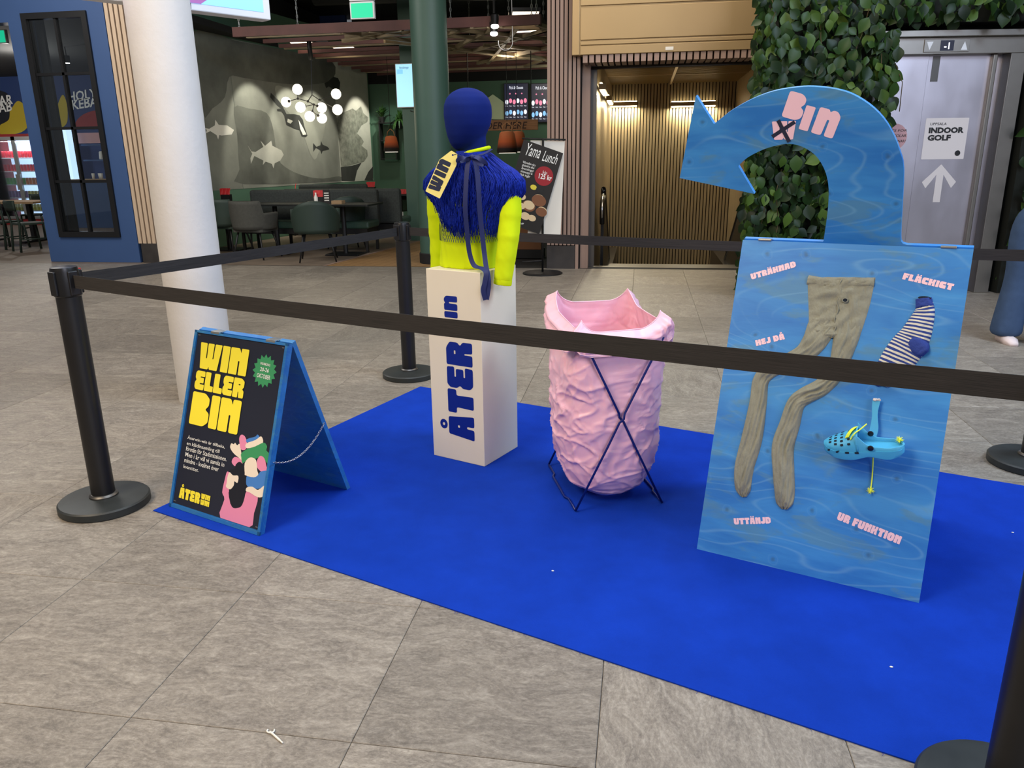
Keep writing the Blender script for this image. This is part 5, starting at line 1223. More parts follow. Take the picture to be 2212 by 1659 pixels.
a_ = (pz(519, 556) + pz(566, 566)) / 2; shell_chair('grey fabric armchair with its back to us right of the white pillar', a_ + V3((0, .22, 0)), 175, 'chair_grey')
a_ = (pz(651, 566) + pz(701, 567)) / 2; shell_chair('dark green rounded armchair with its back to us before the booth', a_ + V3((0, .22, 0)), 200, 'chair_green', True)
shell_chair('dark armchair half hidden behind the right side of the white pillar', pz(478, 552) + V3((.0, .3, 0)), 170, 'chair_green')
shell_chair('dark green armchair facing us behind the round edged table', pz(722, 548) + V3((0, .55, 0)), 215, 'chair_green', True)
p_ = py_(855, 470, 15.0); shell_chair('far green armchair beside the second green column', V3((p_.x, 15.0, 0)), 160, 'green_vinyl', True)
def cafe_table(label, x, y, w, d):
    t = thing('cafe_table', label, 'table', (x, y, 0), 0, 'black pedestal tables in the restaurant')
    MB().slab([roundpoly([(-w / 2, -d / 2), (w / 2, -d / 2), (w / 2, d / 2), (-w / 2, d / 2)], .04)], .73, .755).build('table_top', 'table_black', t); MB().lathe([(.035, .02), (.035, .73)], 12).build('pedestal', 'black_metal', t, True, sharp=40)
    MB().box(-.26, .26, -.2, .2, 0, .02).build('foot_plate', 'black_metal', t, bevel=.006); return t
pA = pz(740, 552); cafe_table('black pedestal table with a menu stand in front of the booth', pA.x, pA.y + .15, 1.05, .7)
cafe_table('black table behind the grey armchair', f_.x - 1.45, f_.y - .1, 1.15, .7)
p_ = py_(500, 440, 11.7); cafe_table('black table half hidden by the white pillar', p_.x - .1, 11.7, .7, .6)
p_ = py_(865, 430, 14.3); cafe_table('far black table beside the second booth', p_.x, 14.3, .9, .7)
def napkins(label, px, py, y):
    p = py_(px, py, y); o = thing('napkin_holder', label, 'napkin holder', (p.x, y, p.z), 0, 'red napkin holders')
    MB().box(-.07, .07, -.05, .05, 0, .10).build('box', 'black_metal', o)
    for k in range(5): MB().add([(-.08 + .03 * k, -.04 + .01 * (k % 2), .08), (-.05 + .03 * k, -.03, .08), (-.045 + .032 * k, .0, .2), (-.10 + .037 * k, -.0, .19), (-.065 + .03 * k, .04, .08)], [(0, 1, 2, 3), (1, 4, 3, 2), (0, 3, 4)]).build('napkin', 'red_napkin', o)
    return o
napkins('red napkins in a holder just right of the white pillar', 490, 434, 11.7)
for lb_, tl_, px_, py__ in (('red napkins on the table behind the booth top left', 'black table behind the middle of the booth', 633, 419), ('red napkins at the far right end of the booth', 'black table behind the right end of the booth', 803, 415)):
    p_ = pz(px_, py__, .757); cafe_table(tl_, p_.x, p_.y, .8, .6); napkins(lb_, px_, py__, p_.y)
napkins('x', 0, 0, 1) if False else None; napkins('red napkins beside the standing menu on the front table', 692, 440, pA.y + .15)
napkins('red napkins on the far table by the green column', 873, 432, 14.3)
m_p = py_(707, 442, pA.y + .1); mc = thing('menu_stand', 'dark standing menu card on the front pedestal table', 'menu', (m_p.x, pA.y + .1, .755), 10); MB().box(-.05, .05, -.01, .01, 0, .2).build('card', 'menu_black', mc)
for k in range(4): MB().box(-.035, .035, -.0112, -.0101, .04 + .035 * k, .055 + .035 * k).build('text_line', 'paper_white', mc)
tag(MB().lathe([(.028, 0), (.03, .02), (.03, .09), (.012, .13), (.012, .16)], 12).build('sauce_bottle', 'paper_white', None, True, loc=(m_p.x - .17, pA.y + .1, .755)), 'small pale sauce bottle beside the red napkins on the front table', 'bottle')
tag(MB().slab([[(-.08, -.06), (.08, -.06), (.09, .06), (-.07, .06)]], .0, .045).build('paper_stack', 'paper_brown', None, loc=(m_p.x + .17, pA.y + .1, .755)), 'stack of brown paper napkins right of the standing menu', 'napkins')
tag(MB().slab([roundpoly([(-.15, -.1), (.15, -.1), (.15, .1), (-.15, .1)], .05)], 0, .06).build('cushion', 'paper_white', None, bevel=.02, loc=(f_.x + .05, f_.y + 1.1, .475)), 'small white cushion on the second booth bench', 'cushion')
# ---------------------------------------------------------------- plant shelf at the mural's end
sy_ = yE - .02; p0 = py_(822, 262, sy_); p1 = py_(860, 345, sy_)
shf = thing('wire_shelf', 'black wire wall shelf with plants on the green end wall', 'shelf', (p0.x, sy_ + .1, p1.z), 0); sw = p1.x - p0.x; shh = p0.z - p1.z
for x in (0, sw): MB().box(x - .012, x + .012, -.22, 0, 0, shh).build('side_frame', 'black_metal', shf)
for z in (.02, shh * .5, shh * .95): MB().box(0, sw, -.22, -.02, z - .01, z + .01).build('shelf_bar', 'black_metal', shf)
def plant(label, x, y, z, n, L, droop=0.5):
    o = thing('potted_plant', label, 'plant', (x, y, z), 0, 'plants on the wire shelf'); MB().lathe([(.05, 0), (.07, .12), (.06, .12), (.05, .02)], 14).build('pot', 'black_metal', o, True, sharp=40)
    lv = MB()
    for k in range(n):
        a = random.uniform(0, 2 * pi); l = L * random.uniform(.6, 1.1); e = random.uniform(.2, 1.0); pts = [V3((0, 0, .1)) + V3((cos(a), sin(a), 0)) * l * f * .7 * e + V3((0, 0, l * (f * 1.1 - droop * e * 1.6 * f * f))) for f in (0, .35, .7, 1)]
        rs = [[p + V3((-sin(a), cos(a), 0)) * w, p - V3((-sin(a), cos(a), 0)) * w] for p, w in zip(pts, (.006, .022, .018, .002))]; lv.rings(rs, False, False)
    lv.build('leaves', 'plant_green', o, kind='stuff'); return o
plant('spiky green pot plant at the left end of the wire shelf', p0.x + .03, sy_, p1.z + shh * .97, 30, .34); plant('bushy green pot plant at the right end of the wire shelf', p1.x + .10, sy_ - .05, p1.z + shh * .8, 60, .42, .9)
def felt_lamp(label, px, py, y, s=1.0):
    p = py_(px, py, y); o = thing('pendant_lamp', label, 'lamp', p, 0, 'orange ombre felt pendant lamps')
    MB().lathe([(.165 * s, 0), (.175 * s, .03), (.125 * s, .30 * s), (.10 * s, .33 * s), (.02, .34 * s)], 20).build('shade', 'ombre_felt', o, True, sharp=40); MB().lathe([(.14 * s, -.006), (.14 * s, -.002)], 18).build('diffuser', 'panel_glow', o)
    MB().tube([(-.09 * s, 0, .31 * s), (-.07 * s, 0, .42 * s), (0, 0, .48 * s), (.07 * s, 0, .42 * s), (.09 * s, 0, .31 * s)], .012, 8, flat=.5).build('handle', 'leather_tan', o, True); MB().tube([(0, 0, .48 * s), (0, 0, 4.36 - p.z)], .005, 6).build('cord', 'black_metal', o); return o
felt_lamp('orange felt pendant lamp in front of the plant shelf', 846, 328, 14.5, .85); felt_lamp('left of the two orange felt pendant lamps under the order here board', 1096, 330, 13.0); felt_lamp('right of the two orange felt pendant lamps under the order here board', 1117, 328, 13.6)
# ---------------------------------------------------------------- order counter and menu screens
oh = thing('order_board', 'carved wooden order here board hanging behind the mannequin head', 'sign', py_(1100, 270, 13.8), 0)
a, b = py_(1000, 262, 13.8) - V3(oh.location), py_(1162, 279, 13.8) - V3(oh.location)
MB().box(a.x, b.x, 0, .05, b.z - .01, a.z + .01).build('plank', 'board_wood', oh, bevel=.004)
hl_ = py_(1137, 276, 13.8) - V3(oh.location); w_ = .95
plain('lettering', 'ORDER HERE', .15, frameT((hl_.x - w_, -.002, b.z + .015), (1, 0, 0), (0, 0, 1)), 'burnt_wood', oh, bold=.008, shear=.2, z=0, width=w_, height=.115)
for x in (a.x + .1, b.x - .12): MB().tube([(x, .02, a.z), (x, .02, a.z + 1.1)], .008, 6).build('hanging_wire', 'black_metal', oh)
def menu(label, x0, y0, x1, y1, y):
    a, b = py_(x0, y0, y), py_(x1, y1, y); o = thing('menu_screen', label, 'screen', (a.x, y, b.z), 0, 'dark menu screens'); w, h = b.x - a.x, a.z - b.z
    MB().box(0, w, 0, .06, 0, h).build('housing', 'black_metal', o); MB().box(.015, w - .015, -.006, 0, .015, h - .015).build('display', 'screen_dark', o)
    T = frameT((0, -.008, 0), (1, 0, 0), (0, 0, 1)); plain('lettering', 'Pick & Choose', .09, T @ T2(w * .22, h * .84), 'screen_white', o, z=0, width=w * .56)
    for k, (yy, m) in enumerate(((.5, 'screen_pink'), (.2, 'screen_cyan'))):
        for i in range(6): MB().flat([circ(w * (.12 + i * .15), h * (yy + .03 * (i % 2)), w * .062, 12, h * .065)], T, -.0).build('dish_picture', m if (i + k) % 3 else 'screen_white', o); plain('lettering', 'Maki', .03, T @ T2(w * (.07 + i * .15), h * (yy - .12)), 'screen_white', o, z=0, width=w * .09)
    for i in range(3): MB().flat([circ(w * (.25 + i * .24), h * .72, w * .028, 10)], T).build('price_dot', 'screen_pink', o)
    return o
menu('left dark menu screen above the order here board', 1088, 180, 1142, 260, yE + .03); menu('right dark menu screen cut off by the slatted column', 1145, 180, 1199, 264, yE + .03)
hp_ = thing('house_panel', 'pale house shaped brick panel beside the menu screens', 'panel', py_(1071, 258, yE + .08), 0); a = [py_(x, y, yE + .08) - V3(hp_.location) for x, y in ((1050, 258), (1090, 258), (1090, 222), (1065, 204), (1050, 215))]
MB().slab([[(p.x, p.z) for p in a]], 0, .03, frameT((0, 0, 0), (1, 0, 0), (0, 0, 1))).build('board', 'brick_pale', hp_)
area('menu_wall_light', (-1.4, 16.4, 3.0), (-1.4, 17.2, 2.2), .8, 9, (.95, 1.0, .85), .3)
oc = thing('order_counter', 'dark order counter with wooden front below the hanging lamps', 'counter', (-1.5, 13.6, 0), 0)
MB().box(-.6, .5, 0, .7, 0, 1.05).build('body', 'restaurant_green', oc); MB().box(-.65, .55, -.05, .75, 1.05, 1.10).build('worktop', 'board_wood', oc); MB().box(-.6, .5, .05, .3, 1.10, 1.16).build('till_tray', 'black_metal', oc)
cb = thing('cardboard_crate', 'brown crate with a leaf print behind the lunch sign', 'crate', py_(1145, 553, 10.9) * 1, 0); cb.location.z = 0
MB().box(-.22, .16, 0, .3, .12, .45).build('box', 'cardboard', cb, bevel=.006); MB().flat([[tuple(p)[:2] for p in smoothpts([(-.02, .30, 0), (.03, .335, 0), (.10, .34, 0), (.05, .29, 0)], 4, True)]], frameT((0, -.002, 0), (1, 0, 0), (0, 0, 1))).build('leaf_print', 'burnt_wood', cb)
MB().box(-.24, .18, 0, .3, 0, .12).build('plinth', 'black_metal', cb)
# ---------------------------------------------------------------- lunch sign
yp = pz(1172, 591); ys = thing('lunch_sign', 'black lunch poster hanging askew on a round footed stand', 'sign', (yp.x, yp.y, 0), 0); YS = yp.y
MB().lathe([(.245, 0), (.245, .012), (.23, .02), (.02, .026)], 40).build('base', 'black_metal', ys, True, sharp=35)
L_ = lambda px, py, y=YS: py_(px, py, y) - V3((yp.x, yp.y, 0))
ptop = L_(1173, 300); MB().tube([(0, 0, .02), (ptop.x, 0, ptop.z)], .013, 10).build('pole', 'black_metal', ys, True); MB().tube([L_(1128, 299), L_(1222, 302)], .010, 8).build('cross_bar', 'black_metal', ys, True); MB().tube([L_(1128, 566), L_(1174, 563)], .010, 8).build('cross_bar', 'black_metal', ys, True)
wq = [L_(1146, 303, YS + .03), L_(1220, 304.7, YS + .03), L_(1211, 506.6, YS + .03), L_(1140, 506, YS + .03)]
TY = frameT((0, 0, 0), (1, 0, 0), (0, 0, 1)); MB().slab([[(p.x, p.z) for p in reversed(wq)]], -.036, -.028, TY).build('white_board', 'paper_white', ys)
pq = [L_(1131.7, 301, YS - .03), L_(1216.5, 331, YS - .03), L_(1165, 506, YS - .03), L_(1080, 476, YS - .03)]
bp = MB().slab([[(p.x, p.z) for p in reversed(pq)]], .022, .030, TY).build('poster', 'menu_black', ys)
O_ = pq[3]; U_ = (pq[2] - pq[3]); W_ = U_.length; U_ = U_ / W_; V_ = pq[0] - pq[3]; H_ = V_.length; V_ = V_ / H_
TYp = Matrix(((U_.x, V_.x, 0, O_.x), (0, 0, -1, -.031), (U_.z, V_.z, 0, O_.z), (0, 0, 0, 1)))
iy = (Matrix.Translation((yp.x, yp.y, 0)) @ TYp).inverted(); yz = lambda x, y: on_frame(iy, 880 + x / 3.456, 160 + y / 3.456)
def ytext(tx, x, y, x2, y2, h, m='white_print', bold=.0, shear=.0):
    a, b = yz(x, y), yz(x2, y2); r = math.degrees(atan2(b[1] - a[1], b[0] - a[0])); plain('lettering', tx, .1, TYp @ T2(a[0], a[1], r), m, bp, bold=bold, shear=shear, z=.003, width=sqrt((b[0] - a[0]) ** 2 + (b[1] - a[1]) ** 2), height=h)
ytext('Yama', 870, 600, 972, 628, .14, shear=.35); ytext('Lunch', 1000, 645, 1108, 675, .12, shear=.35)
for k, tx in enumerate(('Välj mellan våra', 'glutenfria eller', 'dressingar', 'misosoppa &', 'läsk ingår')): ytext(tx, 860 - k * 5, 662 + k * 23, (955, 950, 945, 935, 918)[k] - k * 1, 690 + k * 21, .035, bold=.004)
MB().flat([circ(*yz(1019, 762), .112, 28)], TYp, .0012).build('price_badge', 'badge_red', bp); ytext('från', 1008, 742, 1042, 750, .035); ytext('125 kr', 972, 775, 1068, 795, .06, bold=.02)
for (x, y, r, m) in ((982, 945, .09, 'food_brown'), (982, 935, .075, 'food_cream'), (905, 985, .085, 'food_brown'), (908, 978, .07, 'food_cream'), (855, 915, .05, 'food_cream'), (1000, 1030, .07, 'food_brown'), (1005, 1020, .06, 'food_cream'), (880, 1060, .06, 'food_cream'), (930, 1075, .05, 'food_cream'), (942, 845, .04, 'can_yellow'), (850, 985, .05, 'food_cream'), (990, 865, .05, 'duct_dark')):
    MB().flat([circ(*yz(x, y), r, 16, r * .75)], TYp, .0015 + random.random() * .001).build('food_print', m, bp)
ytext('VÅR APP', 828, 1118, 868, 1125, .03, bold=.01)
# ================================================================= slatted column, bronze portal and escalator recess
YS0 = 9.86
sx0, sx1 = py_(1181, 300, YS0).x, py_(1251, 480, YS0).x
sc_ = sroot('wall_slat_column', (sx0, YS0, 0)); scw = sx1 - sx0
MB().box(0, scw, .05, .40, 0, 4.6).build('backing', 'slat_backing', sc_)
n = 8
for k in range(n): MB().box(k * scw / n + .006, (k + 1) * scw / n - .008, 0, .05, .30 if k < n - 1 else 0.0, 4.6).build('slat', 'mauve_slat', sc_)
MB().box(0, scw * (n - 1) / n, .004, .05, 0, .29).build('stone_base', 'dark_stone', sc_)
# bronze lintel
YL = 9.72; lx0 = py_(1236, 60, YL).x; lx1 = 2.6; lz = (py_(1236, 119.6, YL).z + py_(1621, 105.7, YL).z) / 2
li = sroot('wall_portal_lintel', (lx0, YL, lz)); lw = lx1 - lx0
MB().box(0, lw, .02, .5, 0, 1.9).build('core', 'bronze_panel', li)
bx0 = py_(1254, 60, YL).x - lx0
for z0, z1 in ((.0, py_(1300, 96, YL).z - lz - .012), (py_(1300, 96, YL).z - lz, py_(1300, 88, YL).z - lz), (py_(1300, 87, YL).z - lz + .01, py_(1300, 15, YL).z - lz), (py_(1300, 13, YL).z - lz + .012, 1.9)): MB().box(bx0, lw, 0, .02, z0, z1).build('panel', 'bronze_panel', li, bevel=.004)
MB().box(0, bx0 - .012, 0, .02, 0, 1.9).build('panel', 'bronze_panel', li, bevel=.004)
pl_ = py_(1446, 106, YL); MB().box(pl_.x - lx0 - .045, pl_.x - lx0 + .045, -.006, .001, .02, .055).build('label_plate', 'paper_white', li)
for k in range(38): MB().box(bx0 + .03 + k * .075, bx0 + .03 + k * .075 + .055, .02, .42, -.085, -.002).build('soffit_slat', 'mauve_slat', li)
MB().box(0, lw, .43, .5, -.09, 0).build('soffit_back', 'slat_backing', li); MB().tube([(.1, .40, -.11), (lw, .40, -.11)], .014, 8).build('soffit_pipe', 'steel_dark', li, True)
# recess walls with thin bronze slats
RX0, RX1, RYB = -.66, 1.66, 15.4
bsl = MB().box(-.021, .021, -.03, 0, -2.6, 2.66).mesh('slat'); bsl.materials.append(MATS['bronze_slat'])
wbk = sroot('wall_recess_back'); MB().box(RX0 - .1, RX1 + .1, RYB, RYB + .1, -2.6, 2.7).build('backing', 'slat_backing', wbk)
for k in range(int((RX1 - RX0) / .0585)): inst('slat', bsl, wbk, (RX0 + .03 + k * .0585, RYB, 0))
wle = sroot('wall_recess_left'); MB().box(RX0 - .12, RX0, 10.18, RYB, -2.6, 2.7).build('backing', 'slat_backing', wle)
for k in range(int((RYB - 10.3) / .0585)): inst('slat', bsl, wle, (RX0, 10.32 + k * .0585, 0), (0, 0, pi / 2))
wri = sroot('wall_recess_right'); MB().box(RX1, RX1 + .12, 10.18, RYB, -2.6, 2.7).build('backing', 'slat_backing', wri)
for k in range(int((RYB - 10.3) / .0585)): inst('slat', bsl, wri, (RX1, 10.32 + k * .0585, 0), (0, 0, -pi / 2))
MB().box(RX0 - .10, RX0 + .0, 10.0, 10.2, -.1, 2.7).build('jamb', 'mauve_slat', wle); MB().box(RX0 + .0, RX0 + .07, 10.14, 10.22, 0, 2.66).build('jamb_frame', 'steel_dark', wle)
rce = sroot('ceiling_recess', (0, 0, 2.66)); MB().box(RX0, RX1, 10.1, RYB, .03, .08).build('panel', 'bronze_panel', rce)
gm = MB()
for k in range(58): y = 10.2 + k * .09; gm.bar((RX0 + .02, y, 0), (RX1, y + .0, 0), .012, .02)
for k in range(26): x = RX0 + .05 + k * .09; gm.bar((x, 10.15, .008), (x, RYB, .008), .010, .012)
gm.build('metal_mesh', 'mesh_bronze', rce, kind='stuff')
for x in (.45,): MB().box(x - .02, x + .02, 10.15, RYB, -.03, .01).build('mesh_joint', 'bronze_panel', rce)
for y in (12.0, 13.7): MB().box(RX0, RX1, y - .015, y + .015, -.02, .01).build('mesh_joint', 'bronze_panel', rce)
# wall lamps in the recess
def walllamp(label, c, along, out, L, power):
    c, along, out = V3(c), V3(along), V3(out); o = thing('wall_lamp', label, 'lamp', c, 0, 'linear wall lamps in the escalator recess')
    MB().bar(along * (-L / 2) + out * .07, along * (L / 2) + out * .07, .09, .07, (0, 0, 1)).build('housing', 'bronze_panel', o)
    MB().bar(along * (-L / 2 + .01) + out * .07 + V3((0, 0, -.045)), along * (L / 2 - .01) + out * .07 + V3((0, 0, -.045)), .06, .018).build('diffuser', 'tube_glow', o)
    MB().bar(along * (-L / 2 + .01) + out * .05 + V3((0, 0, .045)), along * (L / 2 - .01) + out * .05 + V3((0, 0, .045)), .03, .012).build('uplight', 'tube_glow', o)
    w = c + out * .12; area('recess_lamp_light', tuple(w + V3((0, 0, -.07))), tuple(w + V3((0, 0, -2)) - out * .1), L, power, (1.0, .90, .66), .06)
    return o
a, b = py_(1313, 226, RYB), py_(1377, 226, RYB); walllamp('left linear wall lamp on the far wall of the escalator recess', ((a.x + b.x) / 2, RYB - .03, a.z), (1, 0, 0), (0, -1, 0), b.x - a.x, 26)
a, b = py_(1449, 226, RYB), py_(1545, 226, RYB); walllamp('right linear wall lamp on the far wall above the arrow tip', ((a.x + b.x) / 2, RYB - .03, a.z), (1, 0, 0), (0, -1, 0), b.x - a.x, 32)
walllamp('nearest linear wall lamp on the left wall of the recess', (RX0 + .03, 11.3, 2.26), (0, 1, 0), (1, 0, 0), .9, 24); walllamp('farther linear wall lamp on the left wall of the recess', (RX0 + .03, 13.4, 2.26), (0, 1, 0), (1, 0, 0), .9, 24)
# escalator balustrades going down
es = thing('escalator', 'black escalator going down between slatted walls behind the belt', 'escalator', (0, 0, 0), 0)
for x in (-.52, 1.38):
    p0, p1 = V3((x, 11.0, .84)), V3((x, 14.6, -1.3))
    bl_ = MB(); bl_.add([(x - .02, 10.75, -.2), (x + .02, 10.75, -.2), (x + .02, 10.75, .72), (x - .02, 10.75, .72), (x - .02, 14.6, -2.2), (x + .02, 14.6, -2.2), (x + .02, 14.6, -1.35), (x - .02, 14.6, -1.35), (x - .02, 11.1, .78), (x + .02, 11.1, .78)],
        [(0, 1, 2, 3), (4, 7, 6, 5), (0, 3, 8, 7, 4), (1, 5, 6, 9, 2), (3, 2, 9, 8), (8, 9, 6, 7), (0, 4, 5, 1)]); bl_.build('balustrade', 'escalator_black', es)
    MB().tube(smoothpts([(x, 10.72, .50), (x, 10.68, .68), (x, 10.78, .80), (x, 11.0, .84), (x, 11.25, .77), (x, 14.6, -1.28)], 5), .035, 8).build('handrail', 'escalator_black', es, True)
    MB().tube(smoothpts([(x, 10.655, .58), (x, 10.635, .70), (x, 10.73, .835), (x, 10.9, .885)], 5), .016, 8).build('newel_trim', 'chrome', es, True)
    MB().box(x - .10, x + .10, 10.5, 14.6, -2.6, -.25).build('skirt', 'escalator_black', es)
for k in range(12): MB().box(-.42, 1.28, 10.5 + k * .34, 10.86 + k * .34, -.4 - k * .2, -.06 - k * .2).build('step', 'steel_dark', es)
nk = at_floor(1590, 596); tag(MB().grid(lambda u, v: V3((.10 * u, .06 * v, .02 * noise.noise(V3((u * 4, v * 4, 1))) + .02)), 8, 6).build('paper_scrap', 'debris', None, True, loc=nk), 'crumpled pale paper scrap on the floor left of the board', 'litter')

# ================================================================= lift
EP = V3((3.40, 8.49, 0)); EA = 8.0
el = thing('lift', 'brushed steel lift with two doors framed by climbing leaves', 'lift', EP, EA)
EM = Matrix.Translation(EP) @ Matrix.Rotation(radians(EA), 4, 'Z'); TE = frameT((0, 0, 0), (1, 0, 0), (0, 0, 1)); ei = (EM @ TE).inverted()
E_ = lambda x, y: on_frame(ei, x, y)
gpx = (E_(2009, 120)[0] + E_(1958, 527)[0]) / 2; rpx = (E_(2140, 125)[0] + E_(2086, 526)[0]) / 2; lpx = E_(1886, 180)[0]; f1_ = (E_(2185, 120)[0] + E_(2131, 526)[0]) / 2 - .06; f2_ = (E_(2207, 116)[0] + E_(2153, 490)[0]) / 2; zh = E_(2050, 118)[1]; zh2 = E_(2050, 82)[1]
MB().box(lpx, gpx - .003, .02, .05, 0, zh).build('door', 'brushed_steel', el); MB().box(gpx + .003, rpx, .03, .06, 0, zh).build('door', 'brushed_steel', el)
MB().box(rpx + .0, rpx + .045, -.02, .06, 0, zh).build('door_edge', 'steel_frame', el, bevel=.01); MB().box(rpx + .05, f1_, .08, .10, 0, zh).build('reveal', 'brushed_steel', el)
MB().box(f1_, f2_, -.06, .10, 0, zh).build('door_jamb', 'steel_frame', el, bevel=.004); MB().box(lpx - .14, lpx - .01, -.06, .10, 0, zh).build('door_jamb', 'steel_frame', el, bevel=.004)
MB().box(lpx - .14, f2_ + .05, -.06, .10, zh, zh2).build('header', 'steel_frame', el, bevel=.004); MB().box(lpx - .1, f2_ + .3, -.12, .10, zh2, zh2 + .055).build('header_cap', 'steel_frame', el, bevel=.004)
MB().box(rpx - .02 - .55, rpx - .02 - .50, .022, .030, zh - .42, zh - .02).build('door_notice', 'sticker_pale', el) if False else None
a, b = E_(1987, 115), E_(2088, 86); pnl = MB().box(a[0], b[0], -.072, -.06, a[1], b[1]).build('indicator_panel', 'steel_frame', el, bevel=.002)
cxp, czp = (a[0] + b[0]) / 2, (a[1] + b[1]) / 2; MB().box(cxp - .062, cxp + .062, -.0745, -.071, czp - .045, czp + .045).build('floor_display', 'screen_dark', pnl); plain('lettering', '-1', .08, frameT((cxp - .03, -.0755, czp - .03), (1, 0, 0), (0, 0, 1)), 'screen_white', pnl, bold=.02, z=0)
MB().flat([[(cxp - .19, czp + .035), (cxp - .16, czp - .04), (cxp - .13, czp + .035)]], frameT((0, -.0735, 0), (1, 0, 0), (0, 0, 1))).build('down_arrow', 'white_plastic', pnl); MB().flat([[(cxp + .13, czp - .04), (cxp + .19, czp - .04), (cxp + .16, czp + .035)]], frameT((0, -.0735, 0), (1, 0, 0), (0, 0, 1))).build('up_arrow', 'white_plastic', pnl)
TEd = frameT((0, .0285, 0), (1, 0, 0), (0, 0, 1)); TEl = frameT((0, .0185, 0), (1, 0, 0), (0, 0, 1))
q = [E_(*p) for p in ((1992.6, 344), (2085, 344), (2097, 254), (2004, 255))]; x0, x1 = (q[0][0] + q[3][0]) / 2, (q[1][0] + q[2][0]) / 2; z0, z1 = (q[0][1] + q[1][1]) / 2, (q[2][1] + q[3][1]) / 2
gs = MB().flat([roundpoly([(x0, z0), (x1, z0), (x1, z1), (x0, z1)], .008)], TEd).build('golf_sticker', 'sticker_pale', el); w = x1 - x0; h = z1 - z0
plain('lettering', 'UPPSALA', .06, TEd @ T2(x0 + w * .10, z0 + h * .83), 'sticker_black', gs, bold=.008, shear=.15, z=.001, width=w * .38, height=h * .065)
plain('lettering', 'INDOOR', .1, TEd @ T2(x0 + w * .09, z0 + h * .645), 'sticker_black', gs, bold=.055, z=.001, width=w * .82, height=h * .145); plain('lettering', 'GOLF', .1, TEd @ T2(x0 + w * .09, z0 + h * .465), 'sticker_black', gs, bold=.055, z=.001, width=w * .54, height=h * .145)
MB().flat([circ(x0 + w * .84, z0 + h * .145, w * .065, 20)], TEd, .001).build('golf_ball_dot', 'sticker_black', gs)
ar = [E_(2036, 355), E_(2026, 437)]; ax = (ar[0][0] + ar[1][0]) / 2; az1, az0 = ar[0][1], ar[1][1]; aw_ = (E_(2072, 395)[0] - E_(1998, 395)[0]) / 2; hh = az1 - E_(2036, 400)[1]; sw_ = .035
MB().flat([[(ax - sw_, az0), (ax + sw_, az0), (ax + sw_, az1 - .10), (ax + aw_ * .75, az1 - hh - .03), (ax + aw_, az1 - hh + .03), (ax, az1), (ax - aw_, az1 - hh + .03), (ax - aw_ * .75, az1 - hh - .03), (ax - sw_, az1 - .10)]], TEd, .0).build('arrow_sticker', 'sticker_pale', el)
pc_ = E_(1933, 296); pk = MB().flat([circ(pc_[0], pc_[1], (E_(1961, 296)[0] - pc_[0]), 32)], TEl, .0).build('round_sticker', 'sticker_pink', el)
for k, tx in enumerate(('PLATS FÖR', 'RULLSTOLAR', 'BARNVAGNAR?')): plain('lettering', tx, .04, TEl @ T2(pc_[0] - .115, pc_[1] + .05 - k * .05), 'sticker_black', pk, bold=.01, shear=.1, z=.001, width=.23, height=.026)
nt_ = E_(2012, 176); MB().flat([[(nt_[0] - .0, nt_[1]), (nt_[0] + .07, nt_[1]), (nt_[0] + .07, zh - .01), (nt_[0], zh - .01)]], TEd, .0).build('guide_plate', 'steel_dark', el)
struct(MB().box(lpx - .6, f2_ + 3.0, .10, .4, 0, 4.6, EM).build('wall_lift', 'foliage_backing'))

# ================================================================= leaf wall
IV = sroot('wall_foliage')
edx = V3((cos(radians(EA)), sin(radians(EA)), 0)); en = V3((sin(radians(EA)), -cos(radians(EA)), 0))
def onE(u, z, out): return EP + edx * u + en * out + V3((0, 0, z))
LE = E_(1880, 200)[0]
ivl = E_(1618, 300)[0]
MB().box(ivl + .20, LE - .12, -.10, .5, 0, 4.6, EM).build('planting_core', 'foliage_backing', IV)
MB().box(LE - .12, f2_ + 2.6, -.10, .1, zh2 + .12, 4.6, EM).build('planting_core', 'foliage_backing', IV)
MB().box(f2_ + .06, f2_ + 2.6, -.10, .1, .0, zh2 + .12, EM).build('planting_core', 'foliage_backing', IV)
half = [(0, 0), (.18, .10), (.36, .24), (.42, .42), (.36, .62), (.22, .80), (.08, .94), (0, 1.08)]
def leafmesh(bend, fold):
    vs = []; fs = []
    for x, y in half: vs.append((0, y - .05, -bend * y * y))
    for s in (-1, 1):
        o = len(vs)
        for x, y in half: vs.append((s * x, y - (.05 if x == 0 else 0) - (.06 if y < .15 else 0), fold * x - bend * y * y))
        for i in range(len(half) - 1):
            f = (i, o + i, o + i + 1, i + 1); fs.append(f if s > 0 else tuple(reversed(f)))
    mb = MB(); mb.fix = False; mb.add(vs, fs); return mb
lms = []
for bnd, fo in ((.18, .20), (.30, .12), (.08, .28), (.24, .30)):
    mb = leafmesh(bnd, fo); me = mb.mesh('leaf', 'keep'); me.materials.append(MATS['ivy_leaf']); lms.append((mb, me))
leaves = []
random.seed(21)
def addleaf(P, outn, size):
    yaw = random.uniform(-.8, .8); pit = random.uniform(-.1, .9); roll = random.gauss(0, .55)
    n_ = (outn + V3((0, 0, .35)) * pit).normalized(); dn = V3((0, 0, -1)); d = (dn - n_ * dn.dot(n_)).normalized(); sd = d.cross(n_)
    d2 = d * cos(roll) + sd * sin(roll); x2 = d2.cross(n_)
    q = Matrix.Rotation(yaw * .6, 3, d2); n_ = q @ n_; x2 = q @ x2
    T = Matrix(((x2.x, d2.x, n_.x, P.x), (x2.y, d2.y, n_.y, P.y), (x2.z, d2.z, n_.z, P.z), (0, 0, 0, 1))) @ Matrix.Scale(size, 4)
    leaves.append((T, size, P))
def keep(P): return visible(P.x, P.y, P.z, 20)
